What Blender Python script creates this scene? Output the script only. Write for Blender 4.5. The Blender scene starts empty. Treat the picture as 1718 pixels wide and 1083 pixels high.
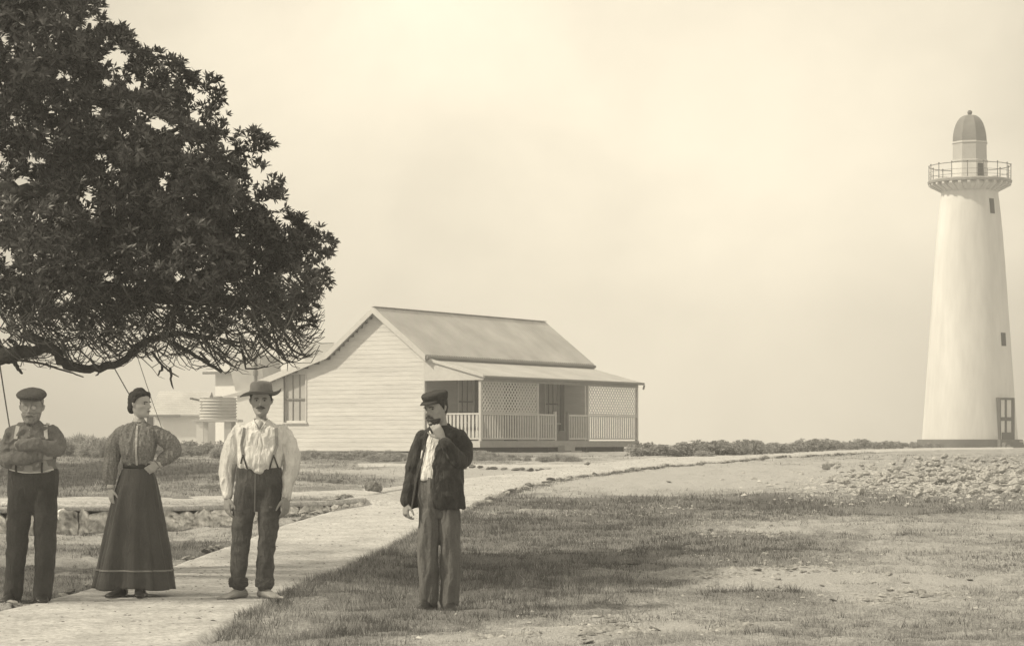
import bpy, bmesh, math, random
import numpy as np
from mathutils import Vector, Matrix, noise
R = math.radians
random.seed(7); rng = np.random.default_rng(7)
sc = bpy.context.scene
COL = sc.collection

# ------------------------------------------------------------------ camera
F, CX, HY, CH = 3800.0, 859.0, 740.0, 1.3      # focal length, centre and eye level on the plate; camera height
cam_d = bpy.data.cameras.new('camera'); cam = bpy.data.objects.new('camera', cam_d); COL.objects.link(cam)
cam_d.sensor_width = 36; cam_d.lens = 36*F/1718; cam_d.shift_y = (HY-541.5)/1718
cam_d.clip_start = .5; cam_d.clip_end = 6000
cam.location = (0, 0, CH); cam.rotation_euler = (R(90), 0, 0)
sc.camera = cam
# ------------------------------------------------------------------ sky and sun
SUN_AZ, SUN_EL = R(14), R(43)                   # sun stands to the left, a little towards the camera
to_sun = Vector((-math.cos(SUN_AZ)*math.cos(SUN_EL), -math.sin(SUN_AZ)*math.cos(SUN_EL), math.sin(SUN_EL)))
TINT = (1.0, .90, .705)                        # the toned light of the old print
w = bpy.data.worlds.new('World'); sc.world = w; w.use_nodes = True
wn = w.node_tree; wn.nodes.clear()
def wnode(t, **k):
    n = wn.nodes.new(t)
    for a, b in k.items(): setattr(n, a, b)
    return n
sky = wnode('ShaderNodeTexSky', sky_type='NISHITA', sun_disc=False)
sky.sun_elevation = SUN_EL; sky.sun_rotation = math.atan2(to_sun.x, to_sun.y); sky.dust_density = 4; sky.air_density = 1.5
bw = wnode('ShaderNodeRGBToBW'); wn.links.new(sky.outputs[0], bw.inputs[0])
tc = wnode('ShaderNodeTexCoord')
mp = wnode('ShaderNodeMapping'); mp.inputs['Scale'].default_value = (1, 1, 1.3)
wn.links.new(tc.outputs['Generated'], mp.inputs[0])
nz = wnode('ShaderNodeTexNoise'); nz.inputs['Scale'].default_value = 7.5; nz.inputs['Detail'].default_value = 5; nz.inputs['Roughness'].default_value = .55; nz.inputs['Distortion'].default_value = .3
wn.links.new(mp.outputs[0], nz.inputs['Vector'])
cr = wnode('ShaderNodeMapRange'); cr.inputs[1].default_value = .3; cr.inputs[2].default_value = .7; cr.inputs[3].default_value = -1.2; cr.inputs[4].default_value = 1.5
wn.links.new(nz.outputs[0], cr.inputs[0])
def bank(az, el, lo, gain):
    v = Vector((math.sin(R(az))*math.cos(R(el)), math.cos(R(az))*math.cos(R(el)), math.sin(R(el))))
    d = wnode('ShaderNodeVectorMath', operation='DOT_PRODUCT'); d.inputs[1].default_value = v; wn.links.new(tc.outputs['Generated'], d.inputs[0])
    m = wnode('ShaderNodeMapRange', interpolation_type='SMOOTHSTEP'); m.inputs[1].default_value = math.cos(R(lo)); m.inputs[2].default_value = 1; m.inputs[3].default_value = 0; m.inputs[4].default_value = gain
    wn.links.new(d.outputs['Value'], m.inputs[0]); return m.outputs[0]
def addv(a, b_):
    n = wnode('ShaderNodeMath', operation='ADD'); wn.links.new(a, n.inputs[0])
    if isinstance(b_, float): n.inputs[1].default_value = b_
    else: wn.links.new(b_, n.inputs[1])
    return n.outputs[0]
veil = addv(addv(addv(cr.outputs[0], 7.3), bank(1, 6, 14, 3.8)), bank(6, 2, 9, 1.3))
# cloud veil (a high even overcast with soft brighter banks) over the Nishita sky
mx = wnode('ShaderNodeMix', data_type='FLOAT'); mx.inputs[0].default_value = .88
wn.links.new(bw.outputs[0], mx.inputs[2]); wn.links.new(veil, mx.inputs[3])
tn = wnode('ShaderNodeVectorMath', operation='SCALE'); tn.inputs[0].default_value = TINT
wn.links.new(mx.outputs[0], tn.inputs['Scale'])
bg = wnode('ShaderNodeBackground'); bg.inputs[1].default_value = .085
wn.links.new(tn.outputs[0], bg.inputs[0])
wo = wnode('ShaderNodeOutputWorld'); wn.links.new(bg.outputs[0], wo.inputs[0])
sl = bpy.data.lights.new('sun', 'SUN'); sl.energy = 3.1; sl.angle = R(2.5); sl.color = TINT
so = bpy.data.objects.new('sun', sl); COL.objects.link(so)
so.rotation_euler = to_sun.to_track_quat('Z', 'Y').to_euler(); so.location = (-30, -10, 30)
sc.view_settings.view_transform = 'Standard'; sc.view_settings.look = 'None'
sc.view_settings.exposure = .45; sc.view_settings.gamma = 1

# ------------------------------------------------------------------ helpers
def tag(o, label=None, cat=None, group=None, kind=None):
    if label: o['label'] = label
    if cat: o['category'] = cat
    if group: o['group'] = group
    if kind: o['kind'] = kind
    return o
def empty(name, loc=(0, 0, 0), rz=0):
    o = bpy.data.objects.new(name, None); COL.objects.link(o); o.location = loc; o.rotation_euler.z = rz
    o.empty_display_size = .2
    return o
def link(name, me, parent=None, mat=None, smooth=False):
    o = bpy.data.objects.new(name, me); COL.objects.link(o)
    if parent: o.parent = parent
    if mat: me.materials.clear(); me.materials.append(mat)
    if smooth: me.polygons.foreach_set('use_smooth', np.ones(len(me.polygons), dtype=bool))
    return o
def copy_tree(o, parent=None):
    c = o.copy(); COL.objects.link(c)
    if parent: c.parent = parent
    for ch in list(o.children): copy_tree(ch, c)
    return c
def np_mesh(name, V, Fc, n, attr=None):
    """V (k,3) vertices, Fc (m,n) faces"""
    me = bpy.data.meshes.new(name)
    V = np.ascontiguousarray(V, dtype=np.float32); Fc = np.ascontiguousarray(Fc, dtype=np.int32)
    me.vertices.add(len(V)); me.vertices.foreach_set('co', V.ravel())
    me.loops.add(Fc.size); me.loops.foreach_set('vertex_index', Fc.ravel())
    me.polygons.add(len(Fc)); me.polygons.foreach_set('loop_start', np.arange(0, Fc.size, n, dtype=np.int32))
    me.update(calc_edges=True)
    if attr is not None:
        a = me.attributes.new('cover', 'FLOAT', 'POINT'); a.data.foreach_set('value', np.ascontiguousarray(attr, dtype=np.float32))
    return me

class MB:
    """collects shapes into one mesh"""
    def __init__(s): s.v = []; s.f = []
    def add(s, vs, fs):
        k = len(s.v); s.v += [tuple(v) for v in vs]; s.f += [tuple(i+k for i in f) for f in fs]
    def box(s, a, b):
        x0, y0, z0 = a; x1, y1, z1 = b
        s.add([(x0,y0,z0),(x1,y0,z0),(x1,y1,z0),(x0,y1,z0),(x0,y0,z1),(x1,y0,z1),(x1,y1,z1),(x0,y1,z1)],
              [(0,3,2,1),(4,5,6,7),(0,1,5,4),(1,2,6,5),(2,3,7,6),(3,0,4,7)])
    def bar(s, p, q, wd, th, up=(0, 0, 1)):
        p, q = Vector(p), Vector(q); d = (q-p).normalized(); u = Vector(up)
        a = d.cross(u)
        if a.length < 1e-4: a = d.cross(Vector((1, 0, 0)))
        a.normalize(); b = a.cross(d).normalized(); a *= wd/2; b *= th/2
        s.add([p-a-b, p+a-b, p+a+b, p-a+b, q-a-b, q+a-b, q+a+b, q-a+b],
              [(3,2,1,0),(4,5,6,7),(0,1,5,4),(1,2,6,5),(2,3,7,6),(3,0,4,7)])
    def rings(s, rs, closed=True, cap=True):
        k = len(s.v); n = len(rs[0])
        for r in rs: s.v += [tuple(p) for p in r]
        for i in range(len(rs)-1):
            for j in range(n if closed else n-1):
                a = k+i*n+j; b = k+i*n+(j+1) % n
                s.f.append((a, b, b+n, a+n))
        if cap:
            s.f.append(tuple(k+j for j in range(n))[::-1]); s.f.append(tuple(k+(len(rs)-1)*n+j for j in range(n)))
    def tube(s, pts, rad, n=8, flat=1.0, flat_dir=None, twist=None):
        pts = [Vector(p) for p in pts]
        if not isinstance(rad, (list, tuple)): rad = [rad]*len(pts)
        ref = None; rs = []
        for i, p in enumerate(pts):
            t = (pts[min(i+1, len(pts)-1)]-pts[max(i-1, 0)])
            t = t.normalized() if t.length > 1e-9 else Vector((0, 0, 1))
            if ref is None:
                ref = Vector(flat_dir) if flat_dir else (Vector((0, 1, 0)) if abs(t.y) < .8 else Vector((1, 0, 0)))
            a = (ref - t*ref.dot(t)).normalized(); ref = a; b = t.cross(a)
            rs.append([p + a*rad[i]*flat*math.cos(2*math.pi*j/n) + b*rad[i]*math.sin(2*math.pi*j/n) for j in range(n)])
        s.rings(rs)
    def ball(s, c, r, n=12, m=8, sc3=(1, 1, 1)):
        c = Vector(c); rs = []
        for i in range(m+1):
            ph = -math.pi/2 + math.pi*(i+.02)/(m+.04) if 0 < i < m else (-math.pi/2+.05 if i == 0 else math.pi/2-.05)
            rs.append([c+Vector((math.cos(ph)*math.cos(2*math.pi*j/n)*r*sc3[0], math.cos(ph)*math.sin(2*math.pi*j/n)*r*sc3[1], math.sin(ph)*r*sc3[2])) for j in range(n)])
        s.rings(rs)
    def prism(s, poly, axis, a0, a1):
        """poly of 2-D points extruded along axis 0=x 1=y 2=z"""
        def P(u, v, t): return {0: (t, u, v), 1: (u, t, v), 2: (u, v, t)}[axis]
        n = len(poly)
        s.add([P(u, v, a0) for u, v in poly]+[P(u, v, a1) for u, v in poly],
              [tuple(range(n))[::-1], tuple(range(n, 2*n))]+[(i, (i+1) % n, (i+1) % n+n, i+n) for i in range(n)])
    def mesh(s, name='m'):
        me = bpy.data.meshes.new(name); me.from_pydata(s.v, [], s.f); me.update()
        bm = bmesh.new(); bm.from_mesh(me); bmesh.ops.recalc_face_normals(bm, faces=bm.faces); bm.to_mesh(me); bm.free()
        return me
    def build(s, name, mat, parent=None, smooth=False):
        me = s.mesh(name); return link(name, me, parent, mat, smooth)

# ------------------------------------------------------------------ materials
def mat(name, base, rough=.8, var=.0, vscale=3.0, bump=0.0, bscale=40.0, spec=.3, stretch=(1, 1, 1), detail=6, dark=None, patch=0, pscale=.6):
    """plain surface whose own colour wanders by noise: var fine, patch broad wear/stains"""
    m = bpy.data.materials.new(name); m.use_nodes = True; nt = m.node_tree; b = nt.nodes['Principled BSDF']
    b.inputs['Roughness'].default_value = rough; b.inputs['Specular IOR Level'].default_value = spec
    tcn = nt.nodes.new('ShaderNodeTexCoord'); mpn = nt.nodes.new('ShaderNodeMapping'); mpn.inputs['Scale'].default_value = stretch
    nt.links.new(tcn.outputs['Object'], mpn.inputs[0])
    c = base if isinstance(base, tuple) else (base, base*.995, base*.98)
    if var or patch:
        n1 = nt.nodes.new('ShaderNodeTexNoise'); n1.inputs['Scale'].default_value = vscale; n1.inputs['Detail'].default_value = detail; n1.inputs['Roughness'].default_value = .65
        nt.links.new(mpn.outputs[0], n1.inputs['Vector'])
        mr = nt.nodes.new('ShaderNodeMapRange'); mr.inputs[1].default_value = .3; mr.inputs[2].default_value = .7; mr.inputs[3].default_value = 1-var; mr.inputs[4].default_value = 1+var
        nt.links.new(n1.outputs[0], mr.inputs[0])
        n2 = nt.nodes.new('ShaderNodeTexNoise'); n2.inputs['Scale'].default_value = pscale; n2.inputs['Detail'].default_value = 3
        nt.links.new(mpn.outputs[0], n2.inputs['Vector'])
        mr2 = nt.nodes.new('ShaderNodeMapRange'); mr2.inputs[1].default_value = .35; mr2.inputs[2].default_value = .65; mr2.inputs[3].default_value = 1-patch; mr2.inputs[4].default_value = 1+patch*.6
        nt.links.new(n2.outputs[0], mr2.inputs[0])
        mu = nt.nodes.new('ShaderNodeMath'); mu.operation = 'MULTIPLY'; nt.links.new(mr.outputs[0], mu.inputs[0]); nt.links.new(mr2.outputs[0], mu.inputs[1])
        vm = nt.nodes.new('ShaderNodeVectorMath'); vm.operation = 'SCALE'; vm.inputs[0].default_value = c; nt.links.new(mu.outputs[0], vm.inputs['Scale'])
        nt.links.new(vm.outputs[0], b.inputs['Base Color'])
    else:
        b.inputs['Base Color'].default_value = (*c, 1)
    if bump:
        n3 = nt.nodes.new('ShaderNodeTexNoise'); n3.inputs['Scale'].default_value = bscale; n3.inputs['Detail'].default_value = 4
        nt.links.new(mpn.outputs[0], n3.inputs['Vector'])
        bp = nt.nodes.new('ShaderNodeBump'); bp.inputs['Strength'].default_value = bump; bp.inputs['Distance'].default_value = .02
        nt.links.new(n3.outputs[0], bp.inputs['Height']); nt.links.new(bp.outputs[0], b.inputs['Normal'])
    return m
def cloth(name, base, var=.12, weave=260, patch=.12, crease=.6, stripe=None, rough=.9):
    """cloth: fine weave, broad wear and soft crease bumps; stripe=(scale, strength) woven stripes"""
    m = mat(name, base, rough, var, 70, 0, 40, .15, (1, 1, 1), 4, None, patch, 5)
    nt = m.node_tree; b = nt.nodes['Principled BSDF']; mpn = [n for n in nt.nodes if n.type == 'MAPPING'][0]
    m2 = nt.nodes.new('ShaderNodeMapping'); m2.inputs['Scale'].default_value = (1.6, 1.6, .55); nt.links.new(mpn.outputs[0], m2.inputs[0])
    n3 = nt.nodes.new('ShaderNodeTexNoise'); n3.inputs['Scale'].default_value = 14; n3.inputs['Detail'].default_value = 5; n3.inputs['Distortion'].default_value = 1.2
    nt.links.new(m2.outputs[0], n3.inputs['Vector'])
    bp = nt.nodes.new('ShaderNodeBump'); bp.inputs['Strength'].default_value = crease; bp.inputs['Distance'].default_value = .03
    nt.links.new(n3.outputs[0], bp.inputs['Height'])
    n4 = nt.nodes.new('ShaderNodeTexNoise'); n4.inputs['Scale'].default_value = weave; nt.links.new(mpn.outputs[0], n4.inputs['Vector'])
    bp2 = nt.nodes.new('ShaderNodeBump'); bp2.inputs['Strength'].default_value = .25; bp2.inputs['Distance'].default_value = .004
    nt.links.new(n4.outputs[0], bp2.inputs['Height']); nt.links.new(bp.outputs[0], bp2.inputs['Normal']); nt.links.new(bp2.outputs[0], b.inputs['Normal'])
    b.inputs['Sheen Weight'].default_value = .08
    if stripe:
        wv = nt.nodes.new('ShaderNodeTexWave'); wv.bands_direction = 'X'; wv.inputs['Scale'].default_value = stripe[0]; wv.inputs['Distortion'].default_value = 1.5; wv.inputs['Detail'].default_value = 1
        nt.links.new(mpn.outputs[0], wv.inputs['Vector'])
        mr = nt.nodes.new('ShaderNodeMapRange'); mr.inputs[3].default_value = 1-stripe[1]; mr.inputs[4].default_value = 1; nt.links.new(wv.outputs['Fac'], mr.inputs[0])
        src = b.inputs['Base Color'].links[0].from_socket
        v = nt.nodes.new('ShaderNodeVectorMath'); v.operation = 'SCALE'; nt.links.new(src, v.inputs[0]); nt.links.new(mr.outputs[0], v.inputs['Scale']); nt.links.new(v.outputs[0], b.inputs['Base Color'])
    return m
def ground_mat(name):
    """bare coral sand and grass: attribute cover (0 bare .. 1 thick grass and painted shadow strips) broken up by noise"""
    m = bpy.data.materials.new(name); m.use_nodes = True; nt = m.node_tree; b = nt.nodes['Principled BSDF']
    b.inputs['Roughness'].default_value = .95; b.inputs['Specular IOR Level'].default_value = .1
    N = nt.nodes.new; L = nt.links.new
    at = N('ShaderNodeAttribute'); at.attribute_name = 'cover'
    geo = N('ShaderNodeNewGeometry')
    def nse(scale, det=6, ro=.6, dist=0, st=(1, 1, 1)):
        mpn = N('ShaderNodeMapping'); mpn.inputs['Scale'].default_value = st; L(geo.outputs['Position'], mpn.inputs[0])
        n = N('ShaderNodeTexNoise'); n.inputs['Scale'].default_value = scale; n.inputs['Detail'].default_value = det; n.inputs['Roughness'].default_value = ro; n.inputs['Distortion'].default_value = dist
        L(mpn.outputs[0], n.inputs['Vector']); return n
    def math_(op, a, bb):
        n = N('ShaderNodeMath'); n.operation = op
        for i, q in enumerate((a, bb)):
            if isinstance(q, (int, float)): n.inputs[i].default_value = q
            else: L(q, n.inputs[i])
        return n.outputs[0]
    a = nse(2.2, 8, .7, .4, (1, .6, 1)); c = nse(30, 5, .7)
    s = math_('ADD', at.outputs['Fac'], math_('MULTIPLY', math_('SUBTRACT', a.outputs[0], .5), 2.0))
    s = math_('ADD', s, math_('MULTIPLY', math_('SUBTRACT', c.outputs[0], .5), 2.0))
    mr = N('ShaderNodeMapRange'); mr.inputs[1].default_value = .2; mr.inputs[2].default_value = .8; L(s, mr.inputs[0])
    d = nse(80, 4, .8)
    sand = N('ShaderNodeMapRange'); sand.inputs[1].default_value = .3; sand.inputs[2].default_value = .7; sand.inputs[3].default_value = .26; sand.inputs[4].default_value = .60; L(d.outputs[0], sand.inputs[0])
    grs = N('ShaderNodeMapRange'); grs.inputs[1].default_value = .3; grs.inputs[2].default_value = .7; grs.inputs[3].default_value = .10; grs.inputs[4].default_value = .34; L(d.outputs[0], grs.inputs[0])
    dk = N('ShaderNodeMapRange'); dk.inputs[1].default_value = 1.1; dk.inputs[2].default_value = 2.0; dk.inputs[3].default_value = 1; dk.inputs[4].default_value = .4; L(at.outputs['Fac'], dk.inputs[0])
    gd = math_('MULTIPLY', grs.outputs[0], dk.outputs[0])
    mxn = N('ShaderNodeMix'); mxn.data_type = 'FLOAT'; L(mr.outputs[0], mxn.inputs[0]); L(sand.outputs[0], mxn.inputs[2]); L(gd, mxn.inputs[3])
    cb = N('ShaderNodeCombineXYZ'); L(mxn.outputs[0], cb.inputs[0]); L(mxn.outputs[0], cb.inputs[1]); L(mxn.outputs[0], cb.inputs[2])
    L(cb.outputs[0], b.inputs['Base Color'])
    bp = N('ShaderNodeBump'); bp.inputs['Strength'].default_value = 1; bp.inputs['Distance'].default_value = .03; L(c.outputs[0], bp.inputs['Height']); L(bp.outputs[0], b.inputs['Normal'])
    return m
def path_mat(name):
    """pale crushed coral with dark leaf litter specks"""
    m = bpy.data.materials.new(name); m.use_nodes = True; nt = m.node_tree; b = nt.nodes['Principled BSDF']
    b.inputs['Roughness'].default_value = .95; b.inputs['Specular IOR Level'].default_value = .1
    N = nt.nodes.new; L = nt.links.new
    geo = N('ShaderNodeNewGeometry')
    n1 = N('ShaderNodeTexNoise'); n1.inputs['Scale'].default_value = 2.4; n1.inputs['Detail'].default_value = 9; n1.inputs['Roughness'].default_value = .72; L(geo.outputs['Position'], n1.inputs['Vector'])
    mr = N('ShaderNodeMapRange'); mr.inputs[1].default_value = .33; mr.inputs[2].default_value = .66; mr.inputs[3].default_value = .42; mr.inputs[4].default_value = .64; L(n1.outputs[0], mr.inputs[0])
    n2 = N('ShaderNodeTexNoise'); n2.inputs['Scale'].default_value = 22; n2.inputs['Detail'].default_value = 6; n2.inputs['Roughness'].default_value = .85; L(geo.outputs['Position'], n2.inputs['Vector'])
    mr2 = N('ShaderNodeMapRange'); mr2.inputs[1].default_value = .36; mr2.inputs[2].default_value = .56; mr2.inputs[3].default_value = .5; mr2.inputs[4].default_value = 1.1; L(n2.outputs[0], mr2.inputs[0])
    mu = N('ShaderNodeMath'); mu.operation = 'MULTIPLY'; L(mr.outputs[0], mu.inputs[0]); L(mr2.outputs[0], mu.inputs[1])
    cb = N('ShaderNodeCombineXYZ')
    for i in range(3): L(mu.outputs[0], cb.inputs[i])
    L(cb.outputs[0], b.inputs['Base Color'])
    bp = N('ShaderNodeBump'); bp.inputs['Strength'].default_value = .8; bp.inputs['Distance'].default_value = .015; L(n2.outputs[0], bp.inputs['Height']); L(bp.outputs[0], b.inputs['Normal'])
    return m
def leaf_mat(name, lo, hi, trans=.25, rough=.45):
    m = bpy.data.materials.new(name); m.use_nodes = True; nt = m.node_tree; b = nt.nodes['Principled BSDF']
    N = nt.nodes.new; L = nt.links.new
    at = N('ShaderNodeAttribute'); at.attribute_name = 'cover'
    mr = N('ShaderNodeMapRange'); mr.inputs[3].default_value = lo; mr.inputs[4].default_value = hi; L(at.outputs['Fac'], mr.inputs[0])
    cb = N('ShaderNodeCombineXYZ')
    for i in range(3): L(mr.outputs[0], cb.inputs[i])
    L(cb.outputs[0], b.inputs['Base Color']); b.inputs['Roughness'].default_value = rough; b.inputs['Specular IOR Level'].default_value = .35
    tr = N('ShaderNodeBsdfTranslucent'); L(cb.outputs[0], tr.inputs[0])
    ms = N('ShaderNodeMixShader'); ms.inputs[0].default_value = trans
    L(b.outputs[0], ms.inputs[1]); L(tr.outputs[0], ms.inputs[2]); L(ms.outputs[0], nt.nodes['Material Output'].inputs[0])
    return m
def corrugated(name, base, scale, axis='Y', patch=.2):
    m = mat(name, base, .6, .12, 1.2, 0, 40, .3, (1, 1, 1), 6, None, patch, .5)
    nt = m.node_tree; b = nt.nodes['Principled BSDF']; mpn = [n for n in nt.nodes if n.type == 'MAPPING'][0]
    wv = nt.nodes.new('ShaderNodeTexWave'); wv.bands_direction = axis; wv.inputs['Scale'].default_value = scale
    nt.links.new(mpn.outputs[0], wv.inputs['Vector'])
    bp = nt.nodes.new('ShaderNodeBump'); bp.inputs['Strength'].default_value = 1; bp.inputs['Distance'].default_value = .045
    nt.links.new(wv.outputs['Fac'], bp.inputs['Height']); nt.links.new(bp.outputs[0], b.inputs['Normal'])
    return m
M = {}
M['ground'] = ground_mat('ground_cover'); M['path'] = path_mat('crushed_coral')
M['stone'] = mat('coral_stone', .44, .95, .3, 9, .8, 25, .1, patch=.25, pscale=2.5)
M['ledge_stone'] = mat('weathered_ledge', .32, .95, .4, 14, .9, 30, .1, patch=.35, pscale=5)
M['wall_stone'] = mat('pale_wall_stone', .84, .95, .35, 11, 1.0, 16, .1, patch=.4, pscale=4)
M['dark_stone'] = mat('mossy_stone', .2, .95, .35, 9, .8, 25, .1, patch=.3, pscale=2.5)
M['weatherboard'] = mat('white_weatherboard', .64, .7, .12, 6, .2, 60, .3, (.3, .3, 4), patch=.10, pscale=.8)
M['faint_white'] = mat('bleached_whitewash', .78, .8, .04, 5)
M['veranda_boards'] = mat('shaded_veranda_boards', .36, .75, .12, 6, .2, 60, .3, (.3, .3, 4), patch=.10, pscale=.8)  # weatherboard in a darker colour that puts the veranda's shade into the wall
M['trim'] = mat('pale_paint', .56, .6, .07, 8, .1, 60, patch=.08)
M['grey_trim'] = mat('grey_paint', .34, .7, .1, 8, .1, 60, patch=.12)
M['roof'] = corrugated('corrugated_iron', .56, 2.1, 'Y', .16)
M['roof_pale'] = corrugated('pale_corrugated_iron', .56, 2.1, 'Y', .12)
M['gutter'] = mat('weathered_gutter', .2, .6, .1, 5)
M['dark'] = mat('dark_interior', .03, .9)
M['wood_dark'] = mat('dark_painted_wood', .07, .7, .15, 9)
M['stump'] = mat('tarred_stump', .05, .9, .2, 9)
M['glass'] = mat('window_glass', .16, .12, .1, 2, spec=.8)
M['blind'] = mat('pulled_blind', .42, .8, .06, 3)
M['lattice'] = mat('white_lattice', .62, .8, .08, 6)
M['baluster'] = mat('white_baluster', .55, .7, .08, 6)
M['lime'] = mat('limewashed_masonry', .68, .85, .08, 2.5, .35, 6, .2, (1, 1, .18), patch=.10, pscale=.5)
M['pale_stone'] = mat('pale_deck_stone', .33, .9, .12, 3, patch=.15)
M['plinth'] = mat('bare_masonry', .13, .9, .2, 3, .5, 12, .2, patch=.2)
M['iron'] = mat('iron_railing', .13, .6, .1, 8)
M['dome'] = mat('painted_copper_dome', .20, .6, .1, 2, patch=.12)
M['tank'] = mat('galvanised_iron', .52, .5, .1, 2, patch=.15)
M['bark'] = mat('dark_bark', .06, .95, .35, 12, .8, 30, .1)
M['twig'] = mat('bare_twig', .085, .95, .35, 20, .3, 60, .1)
M['leaf'] = leaf_mat('glossy_leaf', .02, .19, .3, .36)
M['scrub'] = leaf_mat('salt_scrub_leaf', .15, .56, .3, .7)
M['blade'] = leaf_mat('dry_grass_blade', .10, .66, .38, .8)
M['skin'] = mat('weathered_skin', .33, .6, .1, 25, .2, 90, .25, patch=.1, pscale=12)
M['skin_fair'] = mat('fair_skin', .42, .6, .08, 25, .15, 90, .25, patch=.06, pscale=12)
M['hair'] = mat('dark_hair', .03, .6, .4, 60, .8, 120, .3, (1, 1, .25))
M['grey_hair'] = mat('grey_beard', .30, .8, .3, 60, .8, 140, .2, (1, 1, .3))
M['eye'] = mat('eye_iris', .03, .3, spec=.5)
M['wire'] = mat('rope_fibre', .10, .9, .2, 20)

# ------------------------------------------------------------------ the lie of the land
# path edges, wall foot and so on are kept as points on the ground (metres)
def base_h(d):
    return float(np.interp(d, [-50, 22, 26, 53, 62, 76, 137, 260, 600, 6000], [0, 0, .07, .72, .83, .92, .94, .9, -1.5, -60]))
def base_hv(d):
    return np.interp(d, [-50, 22, 26, 53, 62, 76, 137, 260, 600, 6000], [0, 0, .07, .72, .83, .92, .94, .9, -1.5, -60])
def g_at(px, py):
    """the ground point that the photograph shows at (px, py)"""
    lo, hi = 3.0, 400.0
    k = (py-HY)/F
    for d in np.arange(8, 400, .25):
        if CH - base_h(d) <= k*d:
            lo, hi = d-.25, d; break
    for _ in range(20):
        mid = (lo+hi)/2
        if CH-base_h(mid) <= k*mid: hi = mid
        else: lo = mid
    return ((px-CX)/F*hi, hi)
def at(px, py, d): return Vector(((px-CX)/F*d, d, CH+(HY-py)/F*d))

wall_foot = [g_at(*p) for p in [(-160, 905), (0, 898), (95, 893), (200, 889), (300, 884), (390, 877), (480, 866), (550, 858), (612, 848)]]
WFX = np.array([p[0] for p in wall_foot]); WFY = np.array([p[1] for p in wall_foot])
def wall_step(x, y):
    """raised terrace behind the low stone wall, running out to nothing at its right-hand end"""
    wy = np.interp(x, WFX, WFY)
    hgt = np.interp(x, [WFX[0], WFX[2], WFX[5], WFX[-1], WFX[-1]+.6], [.33, .33, .24, .1, 0])
    t = np.clip((y-wy-.08)/.14, 0, 1)
    back = np.clip(1-(y-wy-4)/16, 0, 1)
    return hgt*t*back
def g_up(px, py):
    k = (py-HY)/F; d = 20.0
    while d < 400:
        x = (px-CX)/F*d
        if CH-base_h(d)-float(wall_step(x, d)) <= k*d: break
        d += .04
    return ((px-CX)/F*d, d)
low_edge = [g_at(*p) for p in [(60, 1320), (200, 1180), (330, 1083), (420, 1030), (500, 986), (600, 945), (700, 893), (780, 858), (850, 826), (950, 803), (1100, 785), (1300, 769), (1450, 761), (1560, 755), (1700, 752)]]
up_edge = [g_at(*p) for p in [(-420, 1160), (-150, 1062), (0, 1024), (100, 1001), (160, 985), (300, 945), (380, 917), (480, 879), (620, 838), (690, 815), (790, 801), (900, 790), (985, 779), (1100, 768), (1300, 760), (1450, 754.5), (1560, 751.5), (1700, 750)]]
def resample(pts, n):
    p = np.array(pts); s = np.concatenate([[0], np.cumsum(np.hypot(*np.diff(p, axis=0).T))]); t = np.linspace(0, 1, n)**1.0*s[-1]
    # smooth the polyline a little
    q = np.stack([np.interp(t, s, p[:, 0]), np.interp(t, s, p[:, 1])], 1)
    for _ in range(3): q[1:-1] = (q[:-2]+2*q[1:-1]+q[2:])/4
    return q
def in_poly(x, y, poly):
    c = np.zeros(x.shape, bool); n = len(poly); j = n-1
    for i in range(n):
        xi, yi = poly[i]; xj, yj = poly[j]
        cond = ((yi > y) != (yj > y)) & (x < (xj-xi)*(y-yi)/(yj-yi+1e-12)+xi)
        c ^= cond; j = i
    return c
main_poly = [tuple(p) for p in low_edge]+[tuple(p) for p in up_edge[::-1]]
side_a = [g_at(*p) for p in [(600, 777.5), (700, 778), (850, 780), (985, 779)]]
side_b = [g_at(*p) for p in [(600, 783), (700, 785), (850, 787), (985, 783)]]
side_poly = side_a+side_b[::-1]
terr_a = [g_up(*p) for p in [(-150, 838), (95, 838), (300, 836), (400, 832), (520, 826), (640, 821), (700, 812)]]
terr_b = [g_up(*p) for p in [(-150, 846), (95, 846), (300, 844), (400, 841), (520, 836), (622, 834), (690, 820)]]

def vnoise(x, y, s, seed=0):
    """smooth value noise on arrays"""
    r = np.random.default_rng(seed).random((256, 256)); x = x*s+1000.3; y = y*s+1000.7
    xi = np.floor(x).astype(int); yi = np.floor(y).astype(int); fx = x-xi; fy = y-yi
    fx = fx*fx*(3-2*fx); fy = fy*fy*(3-2*fy)
    g = lambda a, b: r[a % 256, b % 256]
    return (g(xi, yi)*(1-fx)+g(xi+1, yi)*fx)*(1-fy)+(g(xi, yi+1)*(1-fx)+g(xi+1, yi+1)*fx)*fy
def fbm(x, y, s, seed=0, o=4):
    t = 0; a = 1; n = 0
    for i in range(o): t = t+a*vnoise(x, y, s*2**i, seed+i); n += a; a *= .55
    return t/n
def height(x, y, rough=True):
    x = np.asarray(x, float); y = np.asarray(y, float)
    h = base_hv(y)+wall_step(x, y)
    if rough:
        ip = in_poly(x, y, main_poly) | in_poly(x, y, side_poly)
        bump = (fbm(x*.6, y*1.3, 1.1, 3, 3)-.5)*.14 + (fbm(x, y, 4, 9, 3)-.5)*.07
        fade = np.clip(1-(y-60)/60, .0, 1)*np.clip(y/8, 0, 1)
        bump = bump*fade*np.where(ip, 0, 1)
        h = h+bump-np.where(ip, .03, 0)
    return h
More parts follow.
